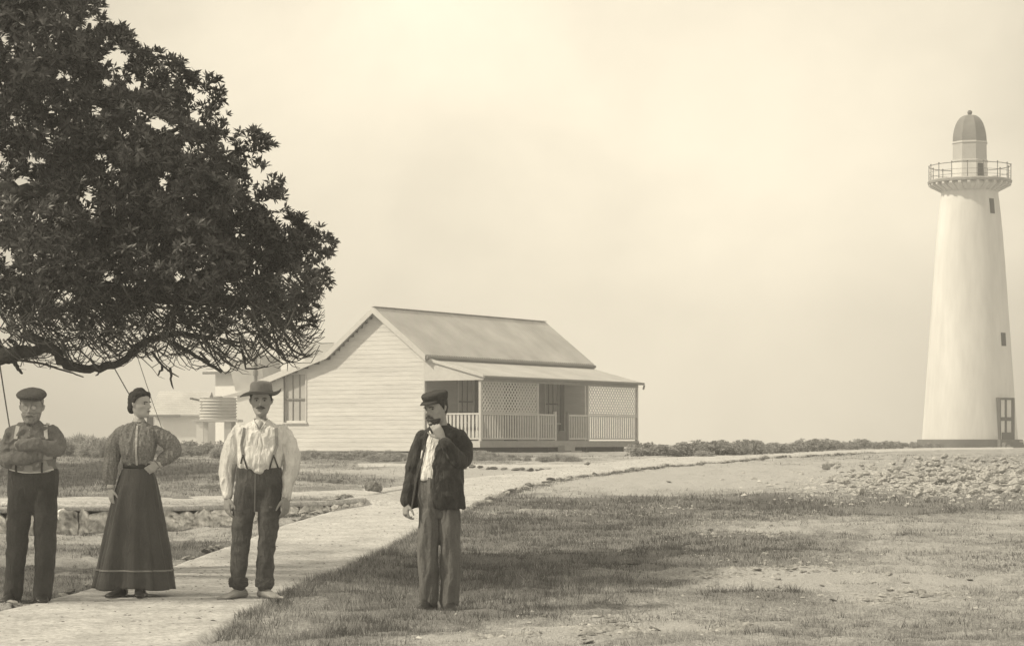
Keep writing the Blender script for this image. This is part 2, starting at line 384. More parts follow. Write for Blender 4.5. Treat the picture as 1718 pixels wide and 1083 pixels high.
# ground tone: thick grass, painted shadow strips and darker ground (+), bare coral sand (-), each a soft ellipse on the ground
PATCH = [(900, 925, 270, 66, .75), (760, 985, 220, 45, .55), (620, 1040, 150, 40, .5), (1120, 846, 330, 13, .7), (1480, 848, 360, 15, .75), (1060, 880, 300, 20, .35), (1290, 996, 95, 11, .8), (1250, 925, 170, 28, .55),  # the long flat strips at right are cast shadow painted into the ground
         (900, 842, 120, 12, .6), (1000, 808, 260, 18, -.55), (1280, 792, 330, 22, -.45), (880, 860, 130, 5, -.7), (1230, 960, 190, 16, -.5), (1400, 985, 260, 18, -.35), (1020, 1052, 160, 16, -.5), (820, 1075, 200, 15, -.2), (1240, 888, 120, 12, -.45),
         (1000, 865, 160, 6, .4), (1550, 920, 220, 30, -.1), (1580, 803, 170, 26, .25), (235, 789, 170, 17, 2.0), (60, 800, 120, 20, .8), (330, 835, 260, 4, .6), (520, 800, 120, 8, .5), (60, 800, 110, 30, .55), (330, 822, 330, 8, .3), (250, 905, 260, 7, -.35), (280, 925, 240, 14, .55), (60, 900, 110, 12, .1), (120, 950, 160, 16, -.2), (60, 990, 130, 22, .55), (560, 870, 90, 9, .4),  # the strongest entry only darkens the ground behind the wall
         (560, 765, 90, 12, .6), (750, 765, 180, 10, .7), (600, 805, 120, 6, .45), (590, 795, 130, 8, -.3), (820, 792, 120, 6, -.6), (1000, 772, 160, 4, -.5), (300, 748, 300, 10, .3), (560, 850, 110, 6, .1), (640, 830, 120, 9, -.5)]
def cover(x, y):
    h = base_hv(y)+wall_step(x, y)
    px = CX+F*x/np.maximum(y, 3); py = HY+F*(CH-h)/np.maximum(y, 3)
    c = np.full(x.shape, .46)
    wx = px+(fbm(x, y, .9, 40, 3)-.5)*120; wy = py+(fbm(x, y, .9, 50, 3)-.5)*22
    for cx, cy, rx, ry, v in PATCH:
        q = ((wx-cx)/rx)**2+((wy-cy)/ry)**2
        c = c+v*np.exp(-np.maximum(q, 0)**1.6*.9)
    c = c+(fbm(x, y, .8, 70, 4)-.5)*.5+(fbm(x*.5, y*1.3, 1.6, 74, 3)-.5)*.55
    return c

def make_ground():
    ys = np.concatenate([np.arange(-30, 10, 2.), np.arange(10, 22, .075), np.arange(22, 34, .085), np.arange(34, 60, .18), np.arange(60, 100, .6), np.arange(100, 300, 5), np.geomspace(300, 420, 4)])
    nx = 420
    t = np.linspace(-1, 1, nx); inner = np.clip(t/.86, -1, 1); outer = np.sign(t)*np.clip((abs(t)-.86)/.14, 0, 1)**2
    X = np.empty((len(ys), nx)); Y = np.empty_like(X)
    for i, y in enumerate(ys):
        hw = .245*max(y, 10)+.8
        X[i] = inner*hw+outer*(45+1.2*max(y, 0)); Y[i] = y
    Z = height(X, Y)
    V = np.stack([X.ravel(), Y.ravel(), Z.ravel()], 1)
    idx = np.arange(X.size).reshape(X.shape)
    Fc = np.stack([idx[:-1, :-1].ravel(), idx[:-1, 1:].ravel(), idx[1:, 1:].ravel(), idx[1:, :-1].ravel()], 1)
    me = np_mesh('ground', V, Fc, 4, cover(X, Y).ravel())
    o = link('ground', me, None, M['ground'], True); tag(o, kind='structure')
make_ground()
def strip(name, a, b, n, m, lift, matn, wob=.05):
    A, B = resample(a, n), resample(b, n)
    V = []; 
    for i in range(n):
        for j in range(m):
            t = j/(m-1); e = (A[i]*(1-t)+B[i]*t)
            nrm = (B[i]-A[i]); nrm = nrm/(np.hypot(*nrm)+1e-9)
            if j in (0, m-1):
                s = -1 if j == 0 else 1
                e = e+nrm*s*(wob*(noise.noise(Vector((i*.35, j, 0)))+noise.noise(Vector((i*1.1, j, 5)))*.6))
            V.append((e[0], e[1]))
    V = np.array(V); edge = np.tile(np.array([1]+[0]*(m-2)+[1]), n)
    h = base_hv(V[:, 1])+wall_step(V[:, 0], V[:, 1])
    z = h+lift-edge*.05+(fbm(V[:, 0], V[:, 1], 2.0, 21, 3)-.5)*.02*(1-edge)
    V = np.column_stack([V, z]); idx = np.arange(n*m).reshape(n, m)
    Fc = np.stack([idx[:-1, :-1].ravel(), idx[1:, :-1].ravel(), idx[1:, 1:].ravel(), idx[:-1, 1:].ravel()], 1)
    o = link(name, np_mesh(name, V, Fc, 4), None, matn, True); tag(o, kind='structure'); return o
strip('path', low_edge, up_edge, 420, 34, .016, M['path'], .09)
strip('side_path', side_a, side_b, 90, 8, .024, M['path'], .1)
strip('terrace_path', terr_a, terr_b, 120, 10, .03, M['path'], .12)

# ------------------------------------------------------------------ stones
def rock_mesh(seed, sx=1, sy=1, sz=.7):
    """broken stone: a lump cut by random planes, then roughened"""
    rr = random.Random(seed); bm = bmesh.new(); bmesh.ops.create_icosphere(bm, subdivisions=3, radius=.5)
    pl = []
    for _ in range(9):
        v = Vector((rr.gauss(0, 1), rr.gauss(0, 1), rr.gauss(0, 1))).normalized(); pl.append((v, rr.uniform(.27, .42)))
    o = Vector((seed*7.3, seed*3.1, 0))
    for v in bm.verts:
        for n_, d_ in pl:
            e = v.co.dot(n_)-d_
            if e > 0: v.co -= n_*e*.92
        v.co *= 1+noise.noise(v.co*5+o)*.26+noise.noise(v.co*12+o)*.14
        v.co = Vector((v.co.x*sx, v.co.y*sy, v.co.z*sz))
    me = bpy.data.meshes.new('rock'); bm.to_mesh(me); bm.free(); return me
rocks = [rock_mesh(i, random.uniform(.9, 1.3), random.uniform(.8, 1.1), random.uniform(.5, .85)) for i in range(9)]
for i, r in enumerate(rocks): r.materials.append(M['stone'])
rocks_d = [r.copy() for r in rocks]
for r in rocks_d: r.materials.clear(); r.materials.append(M['dark_stone'])
def put_rock(name, x, y, size, label, cat, group, dark=False, sink=.3, flat=1):
    o = bpy.data.objects.new(name, random.choice(rocks_d if dark else rocks)); COL.objects.link(o)
    o.scale = (size*random.uniform(.8, 1.3), size*random.uniform(.8, 1.2), size*random.uniform(.7, 1.1)*flat)
    o.rotation_euler = (random.uniform(-.3, .3), random.uniform(-.3, .3), random.uniform(0, 6.28))
    z = float(height(np.array([x]), np.array([y]))[0])
    o.location = (x, y, z+size*.35*flat*(1-sink))
    return tag(o, label, cat, group)
# loose rubble ground right
n = 0
while n < 285:
    px = random.gauss(1590, 110); py = random.triangular(764, 842, 800)
    if px > 1790 or px < 1385: continue
    if py < 764+max(0, (1640-px))*.085 or py > 848-max(0, 1500-px)*.1: continue
    x, y = g_at(px, py)
    put_rock('rubble_stone', x, y, random.uniform(.09, .23), 'pale broken coral stone lying in the wide rubble spread in front of the lighthouse', 'stone', 'rubble stones before the lighthouse', sink=-.1, flat=1.0)
    n += 1
def cluster(k, cx, cy, sx, sy, smin, smax, label, group, dark=0, flat=.5):
    for _ in range(k):
        x, y = g_at(random.gauss(cx, sx), max(760, random.gauss(cy, sy)))
        if in_poly(np.array([x]), np.array([y]), main_poly)[0]: continue
        put_rock('field_stone', x, y, random.uniform(smin, smax), label, 'stone', group, random.random() < dark, .35, flat)
cluster(26, 1220, 885, 60, 9, 0.035, 0.099, 'flat pale stone showing through the dark turf right of centre', 'stones in the dark turf', .3)
cluster(34, 1290, 958, 110, 13, 0.035, 0.110, 'pale flat stone in the long stony streak at right', 'stones of the long streak', .15)
cluster(22, 1030, 1052, 70, 12, 0.035, 0.094, 'low stone half buried in the dry grass at the bottom of the picture', 'stones near the bottom edge', .25)
cluster(20, 1560, 1000, 80, 16, 0.035, 0.110, 'pale stone in the dry grass at far right', 'stones in the far right grass', .2)
cluster(22, 1100, 852, 140, 5, 0.042, 0.099, 'small stone at the far edge of the dark turf', 'stones at the turf edge', .4)
cluster(12, 1120, 800, 150, 8, 0.056, 0.121, 'small stone on the bare sandy flat below the lighthouse path', 'stones on the sandy flat', .5)
def edging(pts, step, smin, smax, label, group, dark, gap=.1, flat=.8):
    p = np.array(pts); s = np.concatenate([[0], np.cumsum(np.hypot(*np.diff(p, axis=0).T))]); t = 0
    while t < s[-1]:
        x = float(np.interp(t, s, p[:, 0])); y = float(np.interp(t, s, p[:, 1])); sz = random.uniform(smin, smax)
        if random.random() > gap: put_rock('edging_stone', x+random.uniform(-.04, .04), y+random.uniform(-.05, .05), sz, label, 'stone', group, random.random() < dark, .3, flat)
        t += step*sz/smax*random.uniform(.85, 1.3)
edging([g_at(*q) for q in [(785, 857), (850, 827), (950, 804), (1100, 786), (1300, 770), (1440, 762)]], .19, .08, .19, 'dark rough stone edging the near side of the lighthouse path', 'stones edging the lighthouse path', .5, .25)
edging([g_at(*q) for q in [(780, 788), (850, 789), (930, 788)]], .24, .11, .22, 'dark edging stone along the side path in front of the cottage', 'stones edging the side path', .9, .05)
edging([g_at(*q) for q in [(-60, 1040), (0, 1025), (100, 1002), (160, 986), (300, 946), (380, 918), (480, 880), (600, 842)]], .15, .06, .13, 'small pale stone edging the left side of the main path', 'stones edging the main path at left', .15, .1, .6)
x, y = g_at(627, 836)
blk = rock_mesh(31, 1.1, .95, 1.15); blk.materials.append(M['dark_stone'])
o = bpy.data.objects.new('boulder', blk); COL.objects.link(o); o.location = (x, y, float(height([x], [y])[0])+.1); o.scale = (.27, .27, .27)
tag(o, 'squarish dark boulder standing at the end of the low wall where two paths meet', 'boulder')
x, y = g_at(985, 781); o = put_rock('marker_stone', x, y, .2, 'small lone stone on the pale path in front of the cottage veranda', 'stone', None, True, 0, 1)

def grit(name, x, y, smin, smax, label, seed, m, cat):
    """uncountable small broken bits, each an irregular five-cornered chip"""
    r = np.random.default_rng(seed); n = len(x); s_ = np.exp(r.uniform(math.log(smin), math.log(smax), n))[:, None, None]
    base = np.array([[1, 0, 0], [.3, .9, .1], [-.8, .5, 0], [-.8, -.6, .05], [.4, -.9, 0], [.15, .1, .5]])
    v = base[None]*r.uniform(.6, 1.3, (n, 6, 3)); a = r.uniform(0, 6.28, n); c, q = np.cos(a)[:, None], np.sin(a)[:, None]
    v = np.stack([v[..., 0]*c-v[..., 1]*q, v[..., 0]*q+v[..., 1]*c, v[..., 2]], -1)*s_*.5
    z = height(x, y); v += np.stack([x, y, z-.002], 1)[:, None, :]
    f = np.array([[0, 1, 5], [1, 2, 5], [2, 3, 5], [3, 4, 5], [4, 0, 5]]); Fc = (np.arange(n)[:, None, None]*6+f[None]).reshape(-1, 3)
    o = link(name, np_mesh(name, v.reshape(-1, 3), Fc, 3), None, m); tag(o, label, cat, kind='stuff')
_r = np.random.default_rng(77)
def _scatter(k, cx, cy, sx, sy):
    px, py = _r.normal(cx, sx, k), np.maximum(762, _r.normal(cy, sy, k)); q = np.array([g_at(a, b) for a, b in zip(px, py)]); return q[~in_poly(q[:, 0], q[:, 1], main_poly)]
q = np.vstack([_scatter(3200, 1610, 803, 105, 17), _scatter(700, 1450, 812, 100, 12)])
grit('small_rubble', q[:, 0], q[:, 1], .05, .17, 'small broken coral among the larger rubble stones', 31, M['stone'], 'rubble')
q = np.vstack([_scatter(500, 1220, 888, 75, 12), _scatter(700, 1290, 958, 150, 15), _scatter(500, 1020, 1052, 130, 16), _scatter(500, 1520, 1000, 150, 22), _scatter(450, 1080, 845, 200, 12), _scatter(500, 1150, 805, 230, 14), _scatter(300, 1400, 900, 200, 30), _scatter(250, 880, 860, 120, 8)])
grit('grit', q[:, 0], q[:, 1], .012, .06, 'coral chips and grit showing through the turf of the field', 32, M['stone'], 'gravel')
def _ledge(k, x0, y0, x1, y1, w):
    t = _r.random(k); px = x0+(x1-x0)*t+_r.normal(0, 6, k); py = y0+(y1-y0)*t+_r.normal(0, w, k)+np.sin(t*9)*w*.6; q = np.array([g_at(a, b) for a, b in zip(px, py)]); return q
q = np.vstack([_ledge(420, 1110, 895, 1275, 862, 5), _ledge(260, 1180, 905, 1330, 898, 3), _ledge(520, 1150, 965, 1410, 945, 6), _ledge(200, 1290, 872, 1390, 853, 3), _ledge(300, 1430, 1010, 1600, 990, 6), _ledge(200, 1180, 1055, 1260, 1040, 5), _ledge(380, 960, 1060, 1070, 1045, 9), _ledge(160, 790, 1075, 900, 1062, 5), _ledge(160, 1040, 862, 1180, 848, 3)])
grit('rocky_ledge', q[:, 0], q[:, 1], .022, .10, 'broken coral rock cropping out in streaks through the field at right', 33, M['ledge_stone'], 'rock outcrop')
# low retaining wall of upright slabs
def low_wall():
    mb = MB(); p = np.array(wall_foot); s = np.concatenate([[0], np.cumsum(np.hypot(*np.diff(p, axis=0).T))]); t = 0; k = 0
    caps = MB()
    while t < s[-1]-.2:
        wd = random.uniform(.14, .5)
        a = np.array([np.interp(t, s, p[:, 0]), np.interp(t, s, p[:, 1])]); b = np.array([np.interp(t+wd, s, p[:, 0]), np.interp(t+wd, s, p[:, 1])])
        hh = float(wall_step(np.array([(a[0]+b[0])/2]), np.array([(a[1]+b[1])/2+.5]))[0])
        if hh > .03:
            gz = base_h(a[1]); nn = 21; g = random.uniform(-.05, .03)
            c0, c1 = a*(1-g)+b*g, a*g+b*(1-g); tp = hh*random.uniform(.8, .99); rs = []; sk = random.uniform(-.22, .22); tap = random.uniform(.0, .3); out = random.uniform(0, .03)
            for iz in range(15):
                row = []
                for ix in range(nn):
                    u = ix/(nn-1); v = iz/14; uu = .5+(u-.5)*(1-tap*v*(1 if k % 3 else -.4))+sk*(v-.5)*.4
                    q = c0*(1-uu)+c1*uu; bul = .025*math.sin(math.pi*u)**.3*math.sin(math.pi*min(1, v+.08))**.3
                    pp = Vector((q[0]*5, v*2.2, k*1.7)); nz_ = noise.noise(pp)*.10+noise.noise(pp*2.7)*.10+noise.noise(pp*6)*.05
                    row.append(Vector((q[0], q[1]-bul-.04-out+nz_, gz-.05+(tp+.05)*v*(1-.3*abs(u-.5)**1.5*2)+noise.noise(pp+Vector((9, 9, 9)))*.05*v)))
                rs.append(row+[Vector((r.x, max(r.y+.2, q[1]+.1), r.z)) for r in row[::-1]])
            mb.rings(rs)
        t += wd; k += 1
    # thin crust of trodden earth over the slabs
    rs = []
    for q in np.linspace(0, s[-1], 160):
        a = np.array([np.interp(q, s, p[:, 0]), np.interp(q, s, p[:, 1])]); hh = float(wall_step(np.array([a[0]]), np.array([a[1]+.5]))[0]); gz = base_h(a[1])
        z = gz+hh+.012; j = noise.noise(Vector((q*3, 0, 0)))*.03
        rs.append([Vector((a[0], a[1]-.09+j, z-.06)), Vector((a[0], a[1]-.1+j, z-.02)), Vector((a[0], a[1]-.05+j, z+.012)), Vector((a[0], a[1]+.25, z+.008)), Vector((a[0], a[1]+.3, z-.06))])
    caps.rings(rs)
    root = empty('stone_wall', (0, 0, 0)); tag(root, 'low retaining wall of rough upright coral slabs behind the group', 'wall')
    mb.build('slabs', M['wall_stone'], root, True); caps.build('coping', M['path'], root, True)
low_wall()

# ------------------------------------------------------------------ plants
def leaf_cloud(P, D, L, W, nleaf, spread, bright, seed=0, fold=.25, jitter=.3):
    """P points, D outward directions; each gets nleaf narrow leaves in a rosette. returns V,F(3),attr"""
    r = np.random.default_rng(seed); n = len(P)
    P = np.repeat(P, nleaf, 0); D = np.repeat(D, nleaf, 0); B = np.repeat(bright, nleaf)
    u = r.normal(size=P.shape); u -= (u*D).sum(1, keepdims=True)*D; u /= np.linalg.norm(u, axis=1, keepdims=True)+1e-9
    sp = r.uniform(.5, 1, len(P))[:, None]*spread
    dr = D*np.cos(sp)+u*np.sin(sp); dr /= np.linalg.norm(dr, axis=1, keepdims=True)
    sd = np.cross(dr, D+r.normal(size=P.shape)*jitter); sd /= np.linalg.norm(sd, axis=1, keepdims=True)+1e-9
    up = np.cross(sd, dr)
    l = (L*r.uniform(.6, 1.15, len(P)))[:, None]; wd = (W*r.uniform(.7, 1.2, len(P)))[:, None]
    b0 = P; mid = P+dr*l*.62-up*l*.04; tip = P+dr*l-up*l*.14
    a = mid+sd*wd/2+up*wd*fold; c = mid-sd*wd/2+up*wd*fold
    V = np.stack([b0, a, tip, c], 1).reshape(-1, 3)
    k = np.arange(len(P))[:, None]*4
    Fc = (k+np.array([[0, 1, 2, 3]]))
    at_ = np.repeat(np.clip(B+r.normal(0, .18, len(P)), 0, 1), 4)
    return V, Fc, at_

def shrub_mesh(seed, n=260, L=.1, W=.03, flatness=.6):
    r = np.random.default_rng(seed)
    k = r.integers(3, 6); cen = np.column_stack([r.uniform(-.32, .32, k), r.uniform(-.25, .25, k), r.uniform(.05, .28, k)]); rad = r.uniform(.2, .38, k)
    which = r.integers(0, k, n); d = r.normal(size=(n, 3)); d[:, 2] = abs(d[:, 2])*.9+.05; d /= np.linalg.norm(d, axis=1, keepdims=True)
    P = cen[which]+d*rad[which][:, None]*r.uniform(.5, 1.1, n)[:, None]; P[:, 2] *= flatness*1.6; P[:, 2] = np.maximum(P[:, 2], 0)
    V, Fc, a = leaf_cloud(P, d, L, W, 9, 1.1, r.uniform(.2, .8, n), seed)
    me = np_mesh('foliage', V, Fc, 4, a); me.materials.append(M['scrub']); return me
shrubs = [shrub_mesh(100+i) for i in range(5)]
grassy = [shrub_mesh(200+i, 300, .2, .014, .45) for i in range(4)]
def put_shrub(x, y, wd, ht, label, group, meshes=shrubs, name='shrub', z=None, cat='shrub'):
    o = bpy.data.objects.new(name, random.choice(meshes)); COL.objects.link(o)
    o.location = (x, y, (float(height([x], [y])[0]) if z is None else z)-.03); o.rotation_euler.z = random.uniform(0, 6.28)
    o.scale = (wd, wd, ht*1.7)
    return tag(o, label, cat, group)
# scrub along the far side of the lighthouse path
for px in np.arange(1078, 1600, 9.5):
    px = px+random.uniform(-5, 5); by = np.interp(px, [1078, 1250, 1400, 1600], [767, 764, 756, 750.5]); k = random.choice([0, 1, 2])
    for rr in range(2):
        x, y = g_at(px, by-1.0-rr*1.5); x += 0; y += rr*3
        topy = np.interp(px, [1070, 1180, 1240, 1300, 1450, 1600], [743, 741, 739, 739, 738, 741])+random.choice([random.uniform(-4, 2), random.uniform(1, 9)])
        h = (HY-topy)/F*y+CH-base_h(y)
        put_shrub(x, y, h*random.uniform(1.1, 3.2), max(.2, h), 'low grey salt scrub in the belt beyond the lighthouse path', 'scrub along the lighthouse path')
for px in np.arange(-60, 470, 11):
    px = px+random.uniform(-6, 6); y = random.uniform(62, 74); x = (px-CX)/F*y
    topy = np.interp(px, [0, 150, 240, 320, 420], [728, 724, 730, 741, 740])+random.uniform(-3, 6)
    h = (HY-topy)/F*y+CH-base_h(y)
    put_shrub(x, y, h*random.uniform(1.3, 2.0), max(.25, h), 'tussocky dune bush on the rise at left behind the group', 'dune bushes on the left rise', random.choice([shrubs, grassy]))
for px in np.concatenate([np.arange(505, 900, 10), np.arange(515, 880, 13)]):
    px = px+random.uniform(-6, 6); y = random.uniform(58, 69); x = (px-CX)/F*y
    topy = np.interp(px, [500, 700, 800, 870, 900], [750, 752, 751, 754, 762])+random.uniform(-1, 7)
    h = (HY-topy)/F*y+CH-base_h(y)
    if h < .1: continue
    put_shrub(x, y, h*random.uniform(1.5, 2.6), h, 'tussock of rough grass growing along the foot of the cottage', 'grass tussocks below the cottage', grassy, 'grass_tussock', cat='grass tussock')
for px, py, hh in [(940, 773, .3), (955, 774, .25), (915, 775, .22), (1180, 766, .3)]:
    x, y = g_at(px, py); put_shrub(x, y, hh*2.4, hh, 'small tussock beside the path in front of the veranda', 'tussocks beside the veranda path', grassy, 'grass_tussock', cat='grass tussock')
for px, py, hh in [(350, 820, .16), (375, 806, .2), (540, 806, .14), (560, 812, .12), (250, 790, .22), (150, 760, .35), (175, 752, .4), (130, 756, .35)]:
    x, y = g_up(px, py); put_shrub(x, y, hh*3, hh, 'small weed clump on the grassed terrace behind the group', 'weed clumps on the terrace', grassy, 'weed_clump', cat='weed')

# grass: short blades over the field (one object; nobody could count it)
def blades(name, n, ylo, yhi, hmin, hmax, wd, seed, thr=.3, label=''):
    r = np.random.default_rng(seed)
    y = np.exp(r.uniform(math.log(ylo), math.log(yhi), int(n*2.4))); x = r.uniform(-1, 1, len(y))*(.26*y+.8)
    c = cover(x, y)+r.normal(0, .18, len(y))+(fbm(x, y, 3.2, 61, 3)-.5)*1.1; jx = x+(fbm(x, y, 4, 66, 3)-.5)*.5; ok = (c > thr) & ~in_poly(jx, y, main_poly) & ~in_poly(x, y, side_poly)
    wfy = np.interp(x, WFX, WFY, left=1e9, right=1e9); ok &= ~((y > wfy-.12) & (y < wfy+.3))
    ok &= ~((base_hv(y) > -9) & in_poly(x, y, [tuple(q) for q in terr_a]+[tuple(q) for q in terr_b[::-1]]))
    x, y, c = x[ok][:n], y[ok][:n], c[ok][:n]; k = len(x); z = height(x, y)
    hgt = r.uniform(hmin, hmax, k)*np.clip(c, .3, 1.2)*(.35+1.5*fbm(x, y, 2.6, 97, 3)**2*1.6)*(1+.8*(r.random(k) > .96)); ang = r.uniform(0, 2*np.pi, k); lean = r.normal(0, .45, (k, 2))*hgt[:, None]
    wx = np.cos(ang)*wd*.5*(y/18); wy = np.sin(ang)*wd*.5*(y/18)
    A = np.stack([x-wx, y-wy, z-.01], 1); B = np.stack([x+wx, y+wy, z-.01], 1); T = np.stack([x+lean[:, 0], y+lean[:, 1], z+hgt], 1)
    V = np.stack([A, B, T], 1).reshape(-1, 3); Fc = np.arange(3*k).reshape(-1, 3)
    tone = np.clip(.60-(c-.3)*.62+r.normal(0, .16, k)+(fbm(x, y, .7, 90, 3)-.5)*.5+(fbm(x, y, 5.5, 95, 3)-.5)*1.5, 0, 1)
    o = link(name, np_mesh(name, V, Fc, 3, np.repeat(tone, 3)), None, M['blade']); tag(o, label, 'grass', kind='stuff')
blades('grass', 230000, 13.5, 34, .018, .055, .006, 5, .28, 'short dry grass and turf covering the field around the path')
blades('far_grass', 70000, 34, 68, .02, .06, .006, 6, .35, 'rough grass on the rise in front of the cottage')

def edge_tufts():
    r = np.random.default_rng(55); A = resample(low_edge, 2000); n = 16000; i = (r.random(n)**1.3*1100).astype(int)+120; d_ = A[np.minimum(i+1, 1999)]-A[i-1]; nr = np.stack([d_[:, 1], -d_[:, 0]], 1); nr /= np.linalg.norm(nr, axis=1, keepdims=True)+1e-9
    clump = fbm(A[i, 0]*1.0, A[i, 1], 2.2, 88, 3); off = np.abs(r.normal(0, .16, n))-.07*(clump > .5); p = A[i]+nr*off[:, None]; x, y = p[:, 0], p[:, 1]; z = height(x, y)
    h = r.uniform(.03, .085, n)*(.4+1.3*clump); a = r.uniform(0, 6.28, n); le = r.normal(0, .5, (n, 2))*h[:, None]; w_ = .004
    V = np.stack([np.stack([x-np.cos(a)*w_, y-np.sin(a)*w_, z-.02], 1), np.stack([x+np.cos(a)*w_, y+np.sin(a)*w_, z-.02], 1), np.stack([x+le[:, 0], y+le[:, 1], z+h], 1)], 1).reshape(-1, 3)
    o = link('verge_grass', np_mesh('verge_grass', V, np.arange(3*n).reshape(-1, 3), 3, np.clip(r.normal(.22, .2, n), 0, 1).repeat(3)), None, M['blade']); tag(o, 'longer grass along the right-hand edge of the main path', 'grass', kind='stuff')
edge_tufts()
# litter on the path: leaves and bits (uncountable)
def litter():
    r = np.random.default_rng(11); n = 2000
    px = r.uniform(0, 1, n); A, B = resample(low_edge, 300), resample(up_edge, 300)
    i = (r.random(n)**1.0*150).astype(int); t = r.uniform(.03, .97, n)[:, None]; p = A[i]*(1-t)+B[i]*t+r.normal(0, .08, (n, 2))
    ok = in_poly(p[:, 0], p[:, 1], main_poly); p = p[ok]; n = len(p); s = r.uniform(.006, .019, n)*(1+.8*(r.random(n) > .93)); a = r.uniform(0, 6.28, n)
    z = base_hv(p[:, 1])+.03
    dx, dy = np.cos(a)*s, np.sin(a)*s
    V = np.stack([np.stack([p[:, 0]-dx, p[:, 1]-dy, z], 1), np.stack([p[:, 0]+dy*.4, p[:, 1]-dx*.4, z+s*.3], 1), np.stack([p[:, 0]+dx, p[:, 1]+dy, z+s*.2], 1), np.stack([p[:, 0]-dy*.4, p[:, 1]+dx*.4, z+s*.5], 1)], 1).reshape(-1, 3)
    o = link('leaf_litter', np_mesh('leaf_litter', V, np.arange(4*n).reshape(-1, 4), 4, r.uniform(0, .5, n).repeat(4)), None, M['scrub'])
    tag(o, 'small dead leaves and bits scattered over the pale path', 'leaf litter', kind='stuff')
litter()
#@@TREE
# ------------------------------------------------------------------ the big tree
def tree():
    r = np.random.default_rng(3); root_p = Vector((-7.6, 21.8, 0)); root = empty('broadleaf_tree', root_p)
    tag(root, 'large dense dark broadleaf tree spreading over the group from the left, bare twigs hanging underneath', 'tree')
    B = [(70, 50, 105), (175, 95, 62), (270, 140, 52), (335, 165, 42), (345, 215, 40), (420, 250, 44), (330, 265, 66), (225, 215, 88), (90, 200, 115), (395, 330, 62), (440, 300, 30), (300, 330, 90), (180, 330, 95), (60, 370, 100), (525, 405, 34), (470, 400, 52), (540, 425, 20.9), (420, 430, 70), (490, 480, 50), (330, 430, 85), (220, 450, 85), (110, 460, 85), (10, 470, 70), (500, 530, 38), (430, 530, 52), (340, 520, 60), (250, 530, 55), (160, 535, 50), (60, 545, 50), (150, 20, 28), (205, 62, 20), (20, -60, 110), (-90, 60, 140), (100, -30, 50), (530, 470, 20.9), (460, 350, 26)]
    off = [(-7.2, 21, 4.2, 1.3), (-8.3, 19.5, 4.8, 1.5), (-9.3, 22, 4.0, 1.4), (-6.6, 20, 5.7, 1.2), (-8, 23, 6, 1.4), (-9.4, 19.8, 3.6, 1.2), (-7.6, 24.5, 4.6, 1.3), (-10, 21, 5.2, 1.3), (-6, 22, 6.3, 1.1), (-7.6, 17.6, 4.6, 1.2), (-8.9, 17.6, 5.6, 1.2), (-6.4, 17.8, 5.6, 1.0)]
    bl = []
    for px, py, rp in B:
        for dd in ((21.2,) if rp < 45 else (20.4, 22.2) if rp < 80 else (19.9, 21.3, 23.0)):
            d = dd+r.uniform(-.3, .3); q = at(px+r.uniform(-.15, .15)*rp, py+r.uniform(-.15, .15)*rp, d); bl.append((q, rp*d/F*(1 if dd < 22.8 else .95)))
    nvis = len(bl)
    for x, y, z, rr in off: bl.append((Vector((x, y, z)), rr*.8))
    P, D, br = [], [], []
    for q, rad in bl:
        n = int(400*(rad/.52)**2*(1 if rad < .8 else .3)); d = r.normal(size=(n, 3)); d /= np.linalg.norm(d, axis=1, keepdims=True)
        lump = 1+.24*np.sin(d[:, 0]*5+rad*9)*np.sin(d[:, 2]*6+rad*4)
        rr = rad*r.uniform(.45, 1.0, n)**.5*lump
        p = np.array(q)+d*rr[:, None]*np.array([1, 1, .92])
        dirs = d*.8+np.array([0, -.05, .55])+r.normal(0, .3, (n, 3)); dirs /= np.linalg.norm(dirs, axis=1, keepdims=True)
        P.append(p); D.append(dirs); br.append(np.clip(.2+.45*r.random()+.12*r.normal(size=n), 0, 1))
    P = np.vstack(P); D = np.vstack(D); br = np.concatenate(br)
    # keep the underside open: the crown ends about the height of the lowest boughs
    px = CX+F*P[:, 0]/P[:, 1]; py = HY-F*(P[:, 2]-CH)/P[:, 1]
    lim = np.interp(px, [-300, 0, 150, 300, 450, 530, 560, 600], [548, 548, 552, 552, 556, 560, 520, 480])+r.normal(0, 17, len(P))
    keep = (py < lim) & (r.random(len(P)) < np.interp(py, [0, 440, 500, 560, 600], [.9, .86, .6, .34, .2])*np.where(fbm(px/40, py/40, 1, 15, 3) < .33, .12, 1))
    # airy windows in the crown
    for hx, hy, hr in [(35, 318, 20), (15, 425, 14), (195, 100, 14), (225, 145, 14), (160, 190, 12), (260, 210, 13), (290, 225, 12), (420, 280, 10), (60, 270, 10), (20, 200, 8), (300, 470, 12), (180, 470, 14), (60, 430, 10), (380, 480, 10), (110, 500, 14), (330, 200, 12), (150, 40, 12)]:
        keep &= ~((px-hx)**2+(py-hy)**2*1.5 < hr*hr*r.uniform(1.0, 2.6, len(P)))
    P, D, br = P[keep], D[keep], br[keep]
    V, Fc, a = leaf_cloud(P-np.array(root_p), D, .088, .021, 11, 1.25, br, 4)
    link('crown', np_mesh('crown', V, Fc, 4, a), root, M['leaf'])
    # sprigs standing out of the outline
    # trunk and boughs
    t = MB(); rp = root_p
    def bough(mb, pts, r0, r1, n=8):
        pts = [Vector(p) for p in pts]; out = []
        for i in range(len(pts)-1):
            p0 = pts[max(i-1, 0)]; p1 = pts[i]; p2 = pts[i+1]; p3 = pts[min(i+2, len(pts)-1)]
            for k in range(6):
                u = k/6; out.append(.5*((2*p1)+(p2-p0)*u+(2*p0-5*p1+4*p2-p3)*u*u+(3*p1-p0-3*p2+p3)*u**3)+Vector((r.normal(), r.normal(), r.normal()))*r1*.3)
        out.append(pts[-1]); m = len(out)
        mb.tube([p-rp for p in out], [r0+(r1-r0)*i/(m-1) for i in range(m)], n); return out
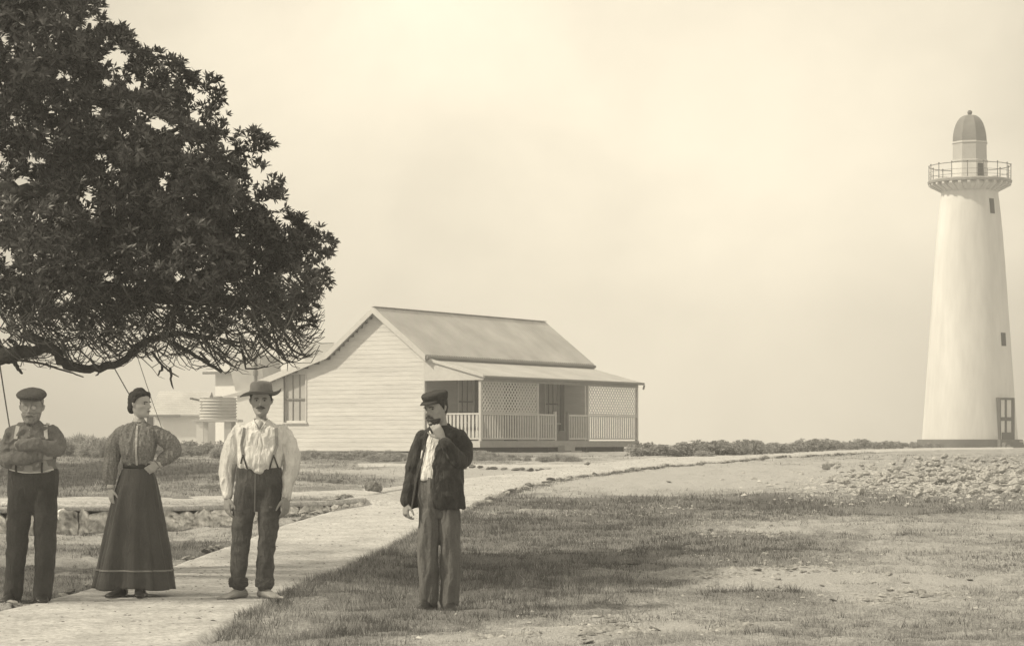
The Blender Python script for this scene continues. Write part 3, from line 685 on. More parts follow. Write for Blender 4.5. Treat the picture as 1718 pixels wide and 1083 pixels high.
    bough(t, [rp+Vector((0, 0, -.2)), rp+Vector((.1, 0, 1)), rp+Vector((-.1, .1, 2.2)), rp+Vector((.1, 0, 3.4)), rp+Vector((.3, 0, 5))], .42, .16, 14)
    bough(t, [rp+Vector((-.1, .1, 2)), rp+Vector((-1, -.5, 3.4)), rp+Vector((-1.8, -1.5, 5))], .2, .07)
    t.build('trunk', M['bark'], root, True)
    lb = MB(); d = 20.6
    b1 = bough(lb, [rp+Vector((0, 0, 1.9)), at(-60, 590, 21.0), at(0, 598, d), at(45, 590, d), at(90, 585, d)], .13, .035)
    b2 = bough(lb, [at(45, 560, 20.9), at(88, 584, d), at(112, 612, d), at(160, 618, d), at(205, 605, d), at(235, 578, d), at(290, 560, d), at(360, 568, 20.8)], .05, .022)
    b3 = bough(lb, [rp+Vector((.05, 0, 3)), at(-40, 330, 21.3), at(30, 325, 21.2), at(62, 318, 21.2), at(90, 290, 21.2), at(150, 230, 21.3)], .12, .03)
    b4 = bough(lb, [rp+Vector((0, 0, 2.6)), at(-20, 480, 21.3), at(120, 470, 21.5), at(260, 500, 21.3), at(400, 505, 21.2), at(470, 490, 21.2)], .1, .02)
    b5 = bough(lb, [at(120, 470, 21.5), at(220, 380, 21.6), at(330, 300, 21.6), at(400, 250, 21.5)], .06, .014)
    b6 = bough(lb, [at(150, 230, 21.3), at(215, 180, 21.3), at(240, 140, 21.3), at(232, 115, 21.3)], .03, .01)
    b7 = bough(lb, [at(220, 250, 21.5), at(280, 225, 21.4), at(315, 200, 21.3), at(312, 165, 21.3)], .03, .01)
    b8 = bough(lb, [at(260, 500, 21.3), at(380, 440, 21.3), at(480, 420, 21.3), at(540, 410, 21.3)], .045, .012)
    b9 = bough(lb, [at(290, 575, d), at(330, 598, d), at(372, 624, d)], .022, .013)
    b10 = bough(lb, [at(0, 598, d), at(22, 606, d), at(30, 618, d), at(38, 626, d)], .03, .01)
    b11 = bough(lb, [at(20, 602, d), at(70, 610, d), at(110, 622, d), at(140, 632, d-.1)], .013, .005)
    b12 = bough(lb, [at(150, 40, 21.3), at(148, 55, 21.3), at(165, 70, 21.3)], .015, .008)
    lb.build('bough', M['bark'], root, True)
    # the tangle of bare twigs under the crown
    tw = MB()
    for i in range(760):
        x0 = r.uniform(-10, 500); dd = r.uniform(19.9, 22.2)
        y0 = r.uniform(450, 580); ln = r.uniform(25, 95); dirx = r.choice([-1, 1], p=[.3, .7])
        ymax = np.interp(x0, [0, 60, 240, 300, 430, 540], [600, 606, 622, 626, 608, 590])
        sag = r.uniform(10, 55); rad0 = r.uniform(.003, .010)
        pts = []
        for k in range(7):
            u = k/6; xx = x0+dirx*(min(ln, 545-x0) if dirx > 0 else ln)*u; yy = y0+sag*math.sin(u*2.6)-12*u*r.uniform(0, 1.5)
            yy = min(yy, ymax+r.uniform(-4, 8)); pts.append(at(xx, yy, dd+.3*math.sin(u*3+i))-rp)
        tw.tube(pts, [rad0*(1-.6*k/6) for k in range(7)], 4)
        if r.random() < .6:
            b = pts[3]; e = b+Vector((r.uniform(-.15, .25), r.uniform(-.1, .1), r.uniform(-.15, .22)))
            tw.tube([b, (b+e)/2+Vector((0, 0, -.03)), e], [rad0*.5, rad0*.4, rad0*.2], 4)
    for x0, y0, x1, y1, x2, y2 in [(255, 590, 272, 612, 300, 632), (272, 612, 268, 622, 264, 630), (285, 616, 286, 635, 291, 652), (365, 590, 375, 604, 402, 618), (405, 585, 412, 618, 450, 614), (240, 560, 244, 590, 256, 606), (470, 585, 480, 604, 500, 606), (480, 575, 500, 592, 525, 598), (335, 590, 352, 606, 340, 608), (150, 600, 168, 622, 160, 630)]:
        pts = [at(x0, y0, 20.4)-rp, at((x0+x1)/2+2, (y0+y1)/2+4, 20.4)-rp, at(x1, y1, 20.35)-rp, at((x1+x2)/2, (y1+y2)/2+2, 20.35)-rp, at(x2, y2, 20.35)-rp]
        tw.tube(pts, [.013, .012, .01, .008, .004], 5)
    tw.build('twigs', M['twig'], root, True)
tree()
#@@HOUSE
# ------------------------------------------------------------------ the cottage
TH = R(32)
def cottage():
    C = Vector((-2.99, 77.2, 0)); root = empty('cottage', C, -TH)
    tag(root, 'white weatherboard cottage with corrugated iron roof and latticed veranda along its right side', 'house')
    W1, W2, WV, LN = 3.95, 6.9, 2.25, 10.95        # main width, back lean-to edge, veranda depth, length
    zb, ze, zr, zl = 1.12, 4.34, 5.86, 3.42
    fl = 1.32
    # lapped boards: each board leans out at its foot
    def boards(mb, p, q, z0, z1, topf, nx, ny, holes=(), step=.152, lap=.009):
        p, q = Vector((*p, 0)), Vector((*q, 0)); d = (q-p); L = d.length; d.normalize(); nrm = Vector((nx, ny, 0)); z = z0
        while z < z1:
            zt = min(z+step, z1); m = (z+zt)/2
            lo, hi = topf(m)
            segs = [(max(0, lo), min(L, hi))]
            for (h0, h1, hz0, hz1) in holes:
                if hz0 < m < hz1:
                    ns = []
                    for a, b in segs:
                        if h0 > a: ns.append((a, min(b, h0)))
                        if h1 < b: ns.append((max(a, h1), b))
                    segs = [s for s in ns if s[1]-s[0] > .01]
            for a, b in segs:
                A, Bp = p+d*a, p+d*b
                v = [A+nrm*lap+Vector((0, 0, z)), Bp+nrm*lap+Vector((0, 0, z)), Bp+nrm*.002+Vector((0, 0, zt)), A+nrm*.002+Vector((0, 0, zt)), A-nrm*.06+Vector((0, 0, z)), Bp-nrm*.06+Vector((0, 0, z)), Bp-nrm*.06+Vector((0, 0, zt)), A-nrm*.06+Vector((0, 0, zt))]
                mb.add(v, [(0, 1, 2, 3), (4, 7, 6, 5), (0, 4, 5, 1), (1, 5, 6, 2), (2, 6, 7, 3), (3, 7, 4, 0)])
            z = zt
    g = MB()
    # gable wall, local x from 0 to -W2 at y=0
    def rz(x):   # roof underside height at local x (x<=0)
        if x > -W1/2: return ze+(zr-ze)*(-x)/(W1/2)
        if x > -W1: return zr-(zr-ze)*((-x)-W1/2)/(W1/2)
        return ze-(ze-zl)*((-x)-W1)/(W2-W1)
    def gable_top(z):
        xs = [x for x in np.linspace(0, W2, 400) if rz(-x)-.10 >= z]
        return (min(xs), max(xs)) if xs else (0, 0)
    winG = (5.0, 6.0, 1.97, 3.72)
    boards(g, (0, 0), (-W2, 0), zb-.152, zr-.1, gable_top, 0, -1, [winG])
    g.build('gable_wall', M['weatherboard'], root)
    g2 = MB(); boards(g2, (0, LN), (-W2, LN), zb, zr-.1, gable_top, 0, 1); g2.build('rear_gable_wall', M['weatherboard'], root)
    s = MB(); wins = [(2.05, 3.1, 1.98, 3.5), (7.9, 8.95, 1.98, 3.5)]; door = (5.0, 5.95, fl, 3.45)
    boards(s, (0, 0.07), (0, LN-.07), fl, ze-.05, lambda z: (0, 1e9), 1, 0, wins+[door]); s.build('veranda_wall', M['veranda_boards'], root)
    k = MB(); boards(k, (-W2, .07), (-W2, LN-.07), zb, zl-.05, lambda z: (0, 1e9), -1, 0); k.build('back_wall', M['weatherboard'], root)
    cb = MB(); cb.box((-.01, -.03, zb), (.035, .08, ze-.1)); cb.build('corner_board', M['trim'], root); cb = MB(); cb.box((-W2-.035, -.03, zb), (-W2+.01, .08, zl-.1)); cb.build('corner_board', M['trim'], root)
    i = MB(); i.box((-W2+.1, .1, zb), (-.1, LN-.1, zb+.05)); i.build('floor_frame', M['stump'], root)
    for x in (-6.7, -5, -3, -.3, 2.1):
        for y in (.25, 2.6, 5, 7.3, 9.6, 10.8):
            st = MB(); st.box((x-.1, y-.1, .5), (x+.1, y+.1, zb+.02 if x < 1 else fl-.2)); st.build('stump', M['stump'], root)
    sf = MB(); sf.box((1.7, .3, .55), (1.78, LN-.2, fl-.07)); sf.build('underfloor_shade', M['stump'], root)  # added dark sheet standing in for the shade under the veranda floor
    # roofs as slabs with thickness
    def slab(mb, a, b, y0, y1, th=.05):
        (xa, za), (xb, zb_) = a, b; mb.prism([(xa, za), (xb, zb_), (xb, zb_-th), (xa, za-th)], 1, y0, y1)
    ov = .25; sl = (zr-ze)/(W1/2); oe = .22
    a = MB(); slab(a, (-W1/2, zr+.08), (oe, ze+.08-sl*oe), -ov, LN+ov); o = a.build('roof', M['roof'], root)
    a = MB(); slab(a, (-W1/2-.002, zr+.078), (-W1, ze+.078), -ov, LN+ov); slab(a, (-W1-.002, ze+.08), (-W2-.25, zl+.08-(ze-zl)/(W2-W1)*.25), -ov+.001, LN+ov-.001); a.build('rear_roof', M['roof'], root)
    rc = MB(); rc.bar((-W1/2, -ov-.02, zr+.085), (-W1/2, LN+ov+.02, zr+.085), .16, .02); rc.build('ridge_cap', M['roof_pale'], root)
    # barge boards on the gable
    for yy in (-ov-.03, LN+ov+.0):
        bb = MB()
        for (xa, za, xb, zb2) in [(-W1/2, zr+.0, oe, ze-sl*oe), (-W1/2, zr+.0, -W1, ze), (-W1, ze, -W2-.25, zl-(ze-zl)/(W2-W1)*.25)]:
            bb.prism([(xa, za+.06), (xb, zb2+.06), (xb, zb2-.15), (xa, za-.15)], 1, yy, yy+.03)
        bb.build('barge_board', M['trim'], root)
    so_ = MB()
    so_.prism([(-W1/2, zr-.07), (-W1, ze-.07), (-W1, ze-.05), (-W1/2, zr-.05)], 1, -ov+.01, -.02); so_.build('soffit', M['grey_trim'], root)
    gt = MB(); gt.tube([(oe+.04, -ov, ze-sl*oe-.02), (oe+.04, LN+ov, ze-sl*oe-.02)], .06, 10); gt.box((oe-.05, -ov+.02, ze-sl*oe-.13), (oe-.025, LN+ov-.02, ze-sl*oe+.0)); gt.build('gutter', M['gutter'], root)
    # frieze wall between the two roofs is the veranda wall's top; veranda roof
    v = MB(); slab(v, (.02, 4.14), (WV+.2, 3.50), -.12, LN+.04, .04); v.build('veranda_roof', M['roof_pale'], root)
    vg = MB(); vg.tube([(WV+.24, -.12, 3.46), (WV+.24, LN+.05, 3.46)], .05, 10); vg.build('veranda_gutter', M['gutter'], root)
    be = MB(); be.prism([(.04, 4.11), (WV+.18, 3.47), (WV+.18, 3.36), (.04, 3.36)], 1, -.06, -.03); be.build('veranda_end_board', M['trim'], root)
    bf = MB(); bf.prism([(.03, 4.19), (WV+.22, 3.545), (WV+.22, 3.44), (.03, 4.085)], 1, -.125, -.1); bf.build('veranda_barge_board', M['trim'], root)
    bm_ = MB(); bm_.box((WV-.04, 0, 3.32), (WV+.04, LN, 3.44)); bm_.build('veranda_beam', M['grey_trim'], root)
    dk = MB(); dk.box((.03, .0, fl-.06), (WV+.04, LN, fl)); dk.build('veranda_floor', M['grey_trim'], root)
    fs = MB(); fs.box((WV+.042, -.02, fl-.22), (WV+.07, LN+.02, fl-.002)); fs.build('veranda_skirt', M['grey_trim'], root)
    fs = MB(); fs.box((.04, -.05, fl-.22), (WV+.04, -.022, fl-.002)); fs.build('veranda_end_skirt', M['trim'], root)
    for y in (.04, 3.69, 7.21, 10.9):
        p = MB(); p.box((WV-.045, y-.045, fl), (WV+.045, y+.045, 3.33)); p.build('post', M['trim'], root)
    for y in (4.9, 5.77):
        p = MB(); p.box((WV-.05, y-.05, fl), (WV+.05, y+.05, 2.36)); p.build('newel_post', M['trim'] if y < 5 else M['gutter'], root)
    for (y0, y1) in ((.085, 3.645), (3.735, 4.85), (5.82, 7.165), (7.255, 10.855)):
        r_ = MB(); r_.box((WV-.03, y0, 2.2), (WV+.03, y1, 2.26)); r_.box((WV-.025, y0, fl+.05), (WV+.025, y1, fl+.1)); rl = r_.build('balustrade', M['trim'], root)
        n = int(round((y1-y0)/.165)); b_ = MB()
        for j in range(n):
            yc = y0+(j+.5)*(y1-y0)/n; b_.box((WV-.012, yc-.034, fl+.1), (WV+.012, yc+.034, 2.2))
        b_.build('balusters', M['baluster'], rl)
    r_ = MB(); r_.box((.04, .0, 2.2), (WV-.05, .05, 2.26)); r_.box((.04, .01, fl+.05), (WV-.05, .045, fl+.1)); rl = r_.build('balustrade', M['trim'], root)
    b_ = MB()
    for j in range(14):
        xc = .14+j*.152; pr = [(-.05, 0), (-.05, .2), (-.03, .3), (-.045, .42), (-.045, .82)]
        b_.prism([(xc+u, fl+.1+v*.98) for u, v in pr]+[(xc-u, fl+.1+v*.98) for u, v in pr[::-1]], 1, .015, .035)
    b_.build('balusters', M['baluster'], rl)
    for (y0, y1) in ((.085, 3.645), (7.255, 10.855)):
        l = MB(); z0, z1 = 2.29, 3.3; sp = .19
        for sgn in (1, -1):
            c = -(z1-z0)
            while c < (y1-y0)+(z1-z0):
                # line y = y0 + c + (z-z0) (or mirrored)
                a0 = max(0, -c); a1 = min(z1-z0, (y1-y0)-c)
                if a1-a0 > .03:
                    ya, yb = c+a0, c+a1; za, zb3 = z0+a0, z0+a1
                    if sgn < 0: ya, yb = (y1-y0)-ya, (y1-y0)-yb
                    l.bar((WV+sgn*.006, y0+ya, za), (WV+sgn*.006, y0+yb, zb3), .010, .042, (1, 0, 0)) if False else l.bar((WV+sgn*.007, y0+ya, za), (WV+sgn*.007, y0+yb, zb3), .042, .012, (1, 0, 0))
                c += sp
        lt = l.build('lattice', M['lattice'], root)
        f = MB(); f.box((WV-.025, y0, z0-.02), (WV+.025, y1, z0+.02)); f.box((WV-.025, y0, z1-.01), (WV+.025, y1, z1+.03)); f.build('lattice_frame', M['trim'], lt)
    # steps
    for j in range(2):
        q = MB(); q.box((WV+.08+j*.28, 4.98, .72), (WV+.36+j*.28, 5.7, fl-.17-j*.17)); q.build('step', M['grey_trim'], root)
    # windows
    def window(axis, u0, u1, z0, z1, pane, sash_cols=3, off=0):
        fr = MB(); t = .05
        def bx(mb, a0, a1, c0, c1, d0, d1):
            if axis == 'g': mb.box((-a1, d0, c0), (-a0, d1, c1))
            else: mb.box((-d1, a0, c0), (-d0, a1, c1))
        bx(fr, u0, u0+t, z0, z1, -.03, .05); bx(fr, u1-t, u1, z0, z1, -.03, .05); bx(fr, u0+t, u1-t, z1-t, z1, -.028, .05); bx(fr, u0-.04, u1+.04, z0-.05, z0, -.07, .05)
        f = fr.build('window', M['trim'], root)
        ga = MB(); bx(ga, u0+t, u1-t, z0, z1-t, .05, .06); ga.build('pane', pane, f)
        sh = MB(); zm = (z0+z1)/2-.05
        bx(sh, u0+t, u1-t, zm-.025, zm+.025, .0, .048)
        for c in range(1, sash_cols):
            a = u0+t+(u1-u0-2*t)*c/sash_cols; bx(sh, a-.014, a+.014, z0, zm-.026, .02, .047); bx(sh, a-.014, a+.014, zm+.026, z1-t-.001, .02, .047)
        if axis != 'g':
            for zz in ((z0+zm)/2,): bx(sh, u0+t, u1-t, zz-.012, zz+.012, .024, .046)
        sh.build('glazing_bars', M['wood_dark'] if axis != 'g' else M['gutter'], f)
        return f
    f = window('g', *winG, M['blind']); a = MB(); a.box((-6.0+.0, -.05, 1.97), (-5.94, -.031, 3.7)); a.build('recess_shade', M['wood_dark'], f)  # dark strip painted in for the shadow of the window's left recess
    for wn_ in wins:
        f = window('s', *wn_, M['blind']); a = MB(); a.box((.03, wn_[1]+.02, 1.7), (.06, wn_[1]+.3, 3.48)); a.build('shutter', M['wood_dark'], f)
    d = MB(); d.box((-.05, 5.0, fl), (-.02, 5.95, 3.45)); dd = d.build('door', M['wood_dark'], root); a = MB(); a.ball((.01, 5.08, 2.3), .03); a.build('handle', M['trim'], dd)
    vt = MB(); vt.box((.036, -.02, 3.72), (.085, .0, 4.1)); vt.build('bracket', M['gutter'], root)
    dp = MB(); dp.tube([(WV+.24, LN+.12, 3.42), (WV+.2, LN+.1, 3.25)], .035, 8); dp.build('downpipe', M['gutter'], root)
cottage()

def rear_buildings():
    # a second dwelling seen behind the lean-to roof
    C = at(470, 740, 98); root = empty('dwelling', (C.x, C.y, 0), -TH)
    tag(root, 'second white dwelling half hidden behind the cottage roof and hanging twigs', 'house')
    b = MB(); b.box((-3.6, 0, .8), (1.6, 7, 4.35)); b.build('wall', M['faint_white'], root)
    r_ = MB(); r_.rings([[Vector(p) for p in [(-3.9, -.3, 4.35), (1.9, -.3, 4.35), (1.9, 7.3, 4.35), (-3.9, 7.3, 4.35)]], [Vector(p) for p in [(-1.1, 2, 5.75), (-.9, 2, 5.75), (-.9, 5, 5.75), (-1.1, 5, 5.75)]]]); r_.build('roof', M['roof'], root)
    g = MB(); g.box((-4, -.4, 4.25), (2.0, -.3, 4.36)); g.build('gutter', M['gutter'], root)
    c = MB(); c.box((-2.6, .6, 4.6), (-2.2, 1.0, 5.6)); c.box((-2.66, .54, 5.6), (-2.14, 1.06, 5.7)); c.build('chimney', M['trim'], root)
    w_ = MB(); w_.box((-.4, -.03, 2.2), (.5, .0, 3.6)); w_.build('window', M['glass'], root)
    # narrow wash-house with a sloping roof beside the tank
    C = at(412, 740, 90); root = empty('wash_house', (C.x, C.y, 0), -.2)
    tag(root, 'tall grey-roofed wash house behind the man in the wide hat', 'outbuilding')
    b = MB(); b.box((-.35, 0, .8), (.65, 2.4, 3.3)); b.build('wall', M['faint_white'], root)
    r_ = MB(); r_.prism([(-.75, 4.45), (.6, 4.75), (.75, 3.25), (-.45, 3.3)], 1, .1, 2.6); r_.build('roof', M['tank'], root)
    f = MB(); f.bar((-1.6, -.06, 2.85), (.4, -.06, 3.35), .06, .14); f.build('barge_board', M['trim'], root)
    p = MB(); p.tube([(.45, -.1, 3.4), (.45, -.1, 4.75)], .07, 10); p.tube([(.45, -.1, 3.9), (.45, -.1, 4.1)], .1, 10); p.build('flue', M['gutter'], root)
    # water tank on its stand
    C = at(366, 740, 86); root = empty('water_tank', (C.x, C.y, 0)); tag(root, 'round corrugated iron water tank on a timber stand', 'water tank')
    t = MB(); z0 = 1.3+37*86/F; z1 = 1.3+73*86/F; rs = []; m = 56
    for i in range(m+1):
        rr = .70+.022*math.cos(i/m*2*math.pi*7); rs.append([Vector((rr*math.cos(a), rr*math.sin(a), z0+(z1-z0)*i/m)) for a in np.linspace(0, 2*math.pi, 33)[:-1]])
    t.rings(rs); tk = t.build('tank', M['tank'], root, True)
    l = MB(); l.tube([(0, 0, z1+.0), (0, 0, z1+.06)], [.2, .14], 14); l.build('lid', M['gutter'], root)
    s = MB(); s.box((-.8, -.8, z0-.1), (.85, .8, z0-.005)); s.build('platform', M['trim'], root)
    for (x, y) in ((.45, -.65), (.45, .65), (-.6, .65), (-.6, -.65)):
        a = MB(); a.box((x-.13, y-.08, .7), (x+.13, y+.08, z0-.1)); a.build('leg', M['trim'] if x > 0 else M['faint_white'], root)
    a = MB(); a.tube([(-.66, -.4, z1-.1), (-.95, -.5, z1-.03), (-1.0, -.5, z1-.03)], .04, 8); a.build('overflow_pipe', M['gutter'], root)
    # small pale shed with a steep grey roof
    C = at(305, 740, 108); root = empty('shed', (C.x, C.y, 0), R(-6)); tag(root, 'small faint white shed with a pale roof behind the woman', 'shed')
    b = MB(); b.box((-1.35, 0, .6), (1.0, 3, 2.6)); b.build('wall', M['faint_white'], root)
    r_ = MB(); r_.prism([(-.3, 2.58), (1.5, 3.72), (1.5, 3.66), (-.3, 2.52)], 0, -1.5, 1.1); r_.prism([(3.3, 2.58), (1.5, 3.72), (1.5, 3.66), (3.3, 2.52)], 0, -1.49, 1.09); r_.build('roof', M['roof_pale'], root)
    b = MB(); b.prism([(0, 2.6), (3, 2.6), (1.5, 3.6)], 0, -1.3, .95); b.build('gable', M['faint_white'], root)
    g = MB(); g.box((-1.5, -.36, 2.46), (.0, -.3, 2.56)); g.build('gutter', M['gutter'], root)
    w_ = MB(); w_.box((-1.7, -.03, 2.02), (-1.4, .1, 2.5)); w_.build('vent_box', M['wood_dark'], root)
rear_buildings()
#@@TOWER
def lighthouse():
    D = 137.; S = D/F; C = Vector(((1627-CX)*S, D, 0)); z = lambda py: CH+(HY-py)*S
    root = empty('lighthouse', (C.x, C.y, 0)); tag(root, 'tall tapering white round lighthouse with a railed gallery and domed lantern', 'lighthouse')
    N = 72
    def lathe(prof, n=N, ph=0): 
        mb = MB(); mb.rings([[Vector((r*math.cos(a+ph), r*math.sin(a+ph), zz)) for a in np.linspace(0, 2*math.pi, n+1)[:-1]] for r, zz in prof]); return mb
    ph = R(-81.4)
    prof = [(80, 752), (79, 737.2), (75.5, 690), (72, 640), (68.5, 590), (65, 540), (61.5, 490), (58, 440), (54, 390), (50, 350), (47, 326), (47, 321)]
    lathe([(r*S, z(p)) for r, p in prof]).build('tower', M['lime'], root, True)
    lathe([(87*S, z(756)), (87*S, z(737)), (79*S, z(736.6))]).build('plinth', M['plinth'], root, False)
    # corbelled gallery: the cove, brackets, deck
    lathe([(47*S, z(322)), (52*S, z(318)), (60*S, z(313)), (60*S, z(309))]).build('cove', M['lime'], root, True)
    lathe([(69*S, z(308.5)), (70*S, z(305)), (68*S, z(303))]).build('gallery_deck', M['pale_stone'], root, False)
    for i in range(28):
        a = 2*math.pi*i/28; u = Vector((math.cos(a), math.sin(a), 0)); t = Vector((-u.y, u.x, 0))*.09; b = MB()
        pr = [(46.5*S, z(323)), (68*S, z(312)), (68*S, z(308.6)), (46.5*S, z(308.6))]
        vs = [u*r-t+Vector((0, 0, zz)) for r, zz in pr]+[u*r+t+Vector((0, 0, zz)) for r, zz in pr]
        b.add(vs, [(0, 1, 2, 3), (7, 6, 5, 4), (0, 4, 5, 1), (1, 5, 6, 2), (2, 6, 7, 3), (3, 7, 4, 0)]); b.build('bracket', M['trim'], root)
    rr = 67.5*S; rail = MB()
    for zz, th in ((z(279), .024), (z(290), .012), (z(298), .012)):
        pts = [Vector((rr*math.cos(a), rr*math.sin(a), zz)) for a in np.linspace(0, 2*math.pi, 65)]; rail.tube(pts, th, 6)
    rl = rail.build('railing', M['iron'], root, True)
    for i in range(16):
        a = 2*math.pi*(i+.35)/16; p = MB(); p.tube([(rr*math.cos(a), rr*math.sin(a), z(304)), (rr*math.cos(a), rr*math.sin(a), z(278))], .025, 8); p.ball((rr*math.cos(a), rr*math.sin(a), z(277.5)), .045, 8, 6); p.build('stanchion', M['iron'], root, True)
    ph = R(-81.4)
    lathe([(31*S, z(305)), (31*S, z(272))], 8, ph).build('lantern_base', M['lime'], root)
    lathe([(32.2*S, z(272)), (32.2*S, z(270.5)), (31*S, z(270))], 8, ph).build('lantern_sill', M['trim'], root)
    lathe([(30*S, z(270)), (29.5*S, z(241.5))], 8, ph).build('lantern_glazing', M['blind'], root)
    lathe([(31*S, z(241.5)), (31*S, z(239)), (28.5*S, z(238))], 8, ph).build('lantern_cornice', M['trim'], root)
    lathe([(28.5*S*math.cos(t)**.8+.05, z(238-45*math.sin(t))) for t in np.linspace(0, 1.5, 12)], 8, ph).build('dome', M['dome'], root)
    f = MB(); f.tube([(0, 0, z(194)), (0, 0, z(190))], [.12, .07], 10); f.ball((0, 0, z(189)), .15, 12, 8); f.tube([(0, 0, z(187.5)), (0, 0, z(185))], .03, 6); f.build('finial', M['iron'], root, True)
    def on_wall(px, py):   # point on the tower face towards the camera at px
        r = np.interp(py, [326, 350, 390, 440, 490, 540, 590, 640, 690, 737], [47, 50, 54, 58, 61.5, 65, 68.5, 72, 75.5, 79])
        va = math.atan2(C.x, C.y); a = math.asin((px-1627)/r)-va; return Vector((math.sin(a), -math.cos(a), 0)), r*S, 0.0
    def opening(px, y0, y1, wd, name, m, depth=.1):
        n, r0, u0_ = on_wall(px, y0); _, r1, u1_ = on_wall(px, y1); um = (u0_+u1_)/2; t = Vector((-n.y, n.x, 0)); b = MB(); e = .03
        for (a0, a1) in [(um-wd/2, um+wd/2)]:
            vs = []
            for rr_, zz in ((r1, z(y1)), (r0, z(y0))):
                for q in (a0, a1):
                    for o_ in (-.35, e): vs.append(n*(rr_+o_)+t*q+Vector((0, 0, zz)))
            b.add(vs, [(0, 2, 3, 1), (4, 5, 7, 6), (0, 1, 5, 4), (2, 6, 7, 3), (1, 3, 7, 5), (0, 4, 6, 2)])
        return b.build(name, m, root), n, t
    opening(1662, 337, 362, .36, 'window', M['dark']); opening(1681, 560, 582, .42, 'window', M['dark'])
    # gallery door on the lantern
    b = MB(); va = math.atan2(C.x, C.y); n = Vector((math.sin(R(37)-va), -math.cos(R(37)-va), 0)); t = Vector((-n.y, n.x, 0)); ap = 31*S*.95
    p0 = n*ap
    b.add([p0-t*.2+n*o_+Vector((0, 0, zz)) for zz in (z(304), z(277)) for o_ in (-.1, .06)]+[p0+t*.2+n*o_+Vector((0, 0, zz)) for zz in (z(304), z(277)) for o_ in (-.1, .06)],
          [(0, 1, 3, 2), (4, 6, 7, 5), (0, 4, 5, 1), (2, 3, 7, 6), (1, 5, 7, 3), (0, 2, 6, 4)]); b.build('gallery_door', M['dark'], root)
    # tower door: dark frame, middle stile and rail, pale panels, solid kick board
    n, r0, ud = on_wall(1686, 737); _, r1, _u = on_wall(1686, 668); t = Vector((-n.y, n.x, 0))
    def slabd(u0, u1, py0, py1, e0, e1, mb):
        rt = lambda p: r1+(r0-r1)*(p-668)/(737-668)
        vs = [n*((r0+.06)+o_)+t*(q+ud)+Vector((0, 0, z(p))) for p in (py1, py0) for q in (u0, u1) for o_ in (e0, e1)]
        mb.add(vs, [(0, 2, 3, 1), (4, 5, 7, 6), (0, 1, 5, 4), (2, 6, 7, 3), (1, 3, 7, 5), (0, 4, 6, 2)])
    panel = MB(); slabd(-.55, .55, 670, 737, -.5, -.06, panel); d = panel.build('door', M['lime'], root)
    fr = MB(); slabd(-.62, -.53, 668, 742, -.4, .0, fr); slabd(.45, .66, 668, 744, -.4, .02, fr); slabd(-.53, .45, 668, 671.5, -.4, -.002, fr); slabd(-.14, .02, 671.5, 725, -.2, -.02, fr); slabd(-.53, .45, 700, 706, -.2, -.01, fr); slabd(-.4, .45, 725, 742, -.2, .01, fr); fr.build('door_frame', M['wood_dark'], d)
    s = MB()
    for j in range(3):
        for zz in (0,): slabd(-.95+j*.1, .75, 737+j*4.3, 752, .0+j*.3, .3+j*.3, s)
    s.build('doorstep', M['plinth'], root)
    w_ = MB(); slabd(.8, 1.15, 739, 752, .25, .9, w_); w_.build('step_wall', M['lime'], root)
lighthouse()
# stays of a mast off to the left
def wire(p, q, r, label):
    mb = MB(); p, q = Vector(p), Vector(q); m = (p+q)/2+Vector((0, 0, -.04)); mb.tube([p, p*.75+q*.25+Vector((0, 0, -.03)), m, p*.25+q*.75+Vector((0, 0, -.03)), q], r, 6)
    o = mb.build('stay_wire', M['wire']); tag(o, label, 'wire')
wire(at(150, 540, 27), at(262, 735, 34), .008, 'dark rope stay running down behind the head of the woman')
wire(at(228, 590, 30), at(282, 745, 40), .005, 'hair-thin stay wire slanting down to the right of the woman')
wire(at(-8, 560, 26), at(24, 762, 33), .009, 'dark stay rope at the left edge of the picture')
#@@PEOPLE
# ------------------------------------------------------------------ people
def fuse(mb, voxel, smooth=4, name='m', fac=.5):
    """melts overlapping closed shapes into one continuous surface"""
    me = mb.mesh(name); o = bpy.data.objects.new('tmp', me); COL.objects.link(o)
    m = o.modifiers.new('r', 'REMESH'); m.mode = 'VOXEL'; m.voxel_size = voxel; m.use_smooth_shade = True
    s = o.modifiers.new('s', 'SMOOTH'); s.iterations = smooth; s.factor = fac
    dg = bpy.context.evaluated_depsgraph_get(); dg.update()
    out = bpy.data.meshes.new_from_object(o.evaluated_get(dg)); out.name = name
    bpy.data.objects.remove(o); bpy.data.meshes.remove(me); return out
def wrinkle(me, amp, fx=(14, 14, 5), seed=0, ridge=True, mask=None):
    n = len(me.vertices); co = np.empty(n*3, np.float32); me.vertices.foreach_get('co', co); co = co.reshape(-1, 3)
    no = np.empty(n*3, np.float32); me.vertices.foreach_get('normal', no); no = no.reshape(-1, 3)
    of = Vector((seed*3.3, seed*1.7, seed))
    d = np.empty(n)
    for i in range(n):
        p = Vector((co[i, 0]*fx[0], co[i, 1]*fx[1], co[i, 2]*fx[2]))+of
        v = noise.noise(p)
        if ridge: v = 1-2.6*abs(v)
        d[i] = v*.7+noise.noise(p*2.3)*.5
        if mask: d[i] *= mask(co[i])
    co += no*(d*amp)[:, None]; me.vertices.foreach_set('co', co.ravel()); me.update(); return me
def spline(pts, k=5):
    out = []; n = len(pts)
    for i in range(n-1):
        p0, p1, p2, p3 = [np.array(pts[min(max(j, 0), n-1)], float) for j in (i-1, i, i+1, i+2)]
        for q in range(k):
            u = q/k; out.append(.5*(2*p1+(p2-p0)*u+(2*p0-5*p1+4*p2-p3)*u*u+(3*p1-p0-3*p2+p3)*u**3))
    out.append(np.array(pts[-1], float)); return out
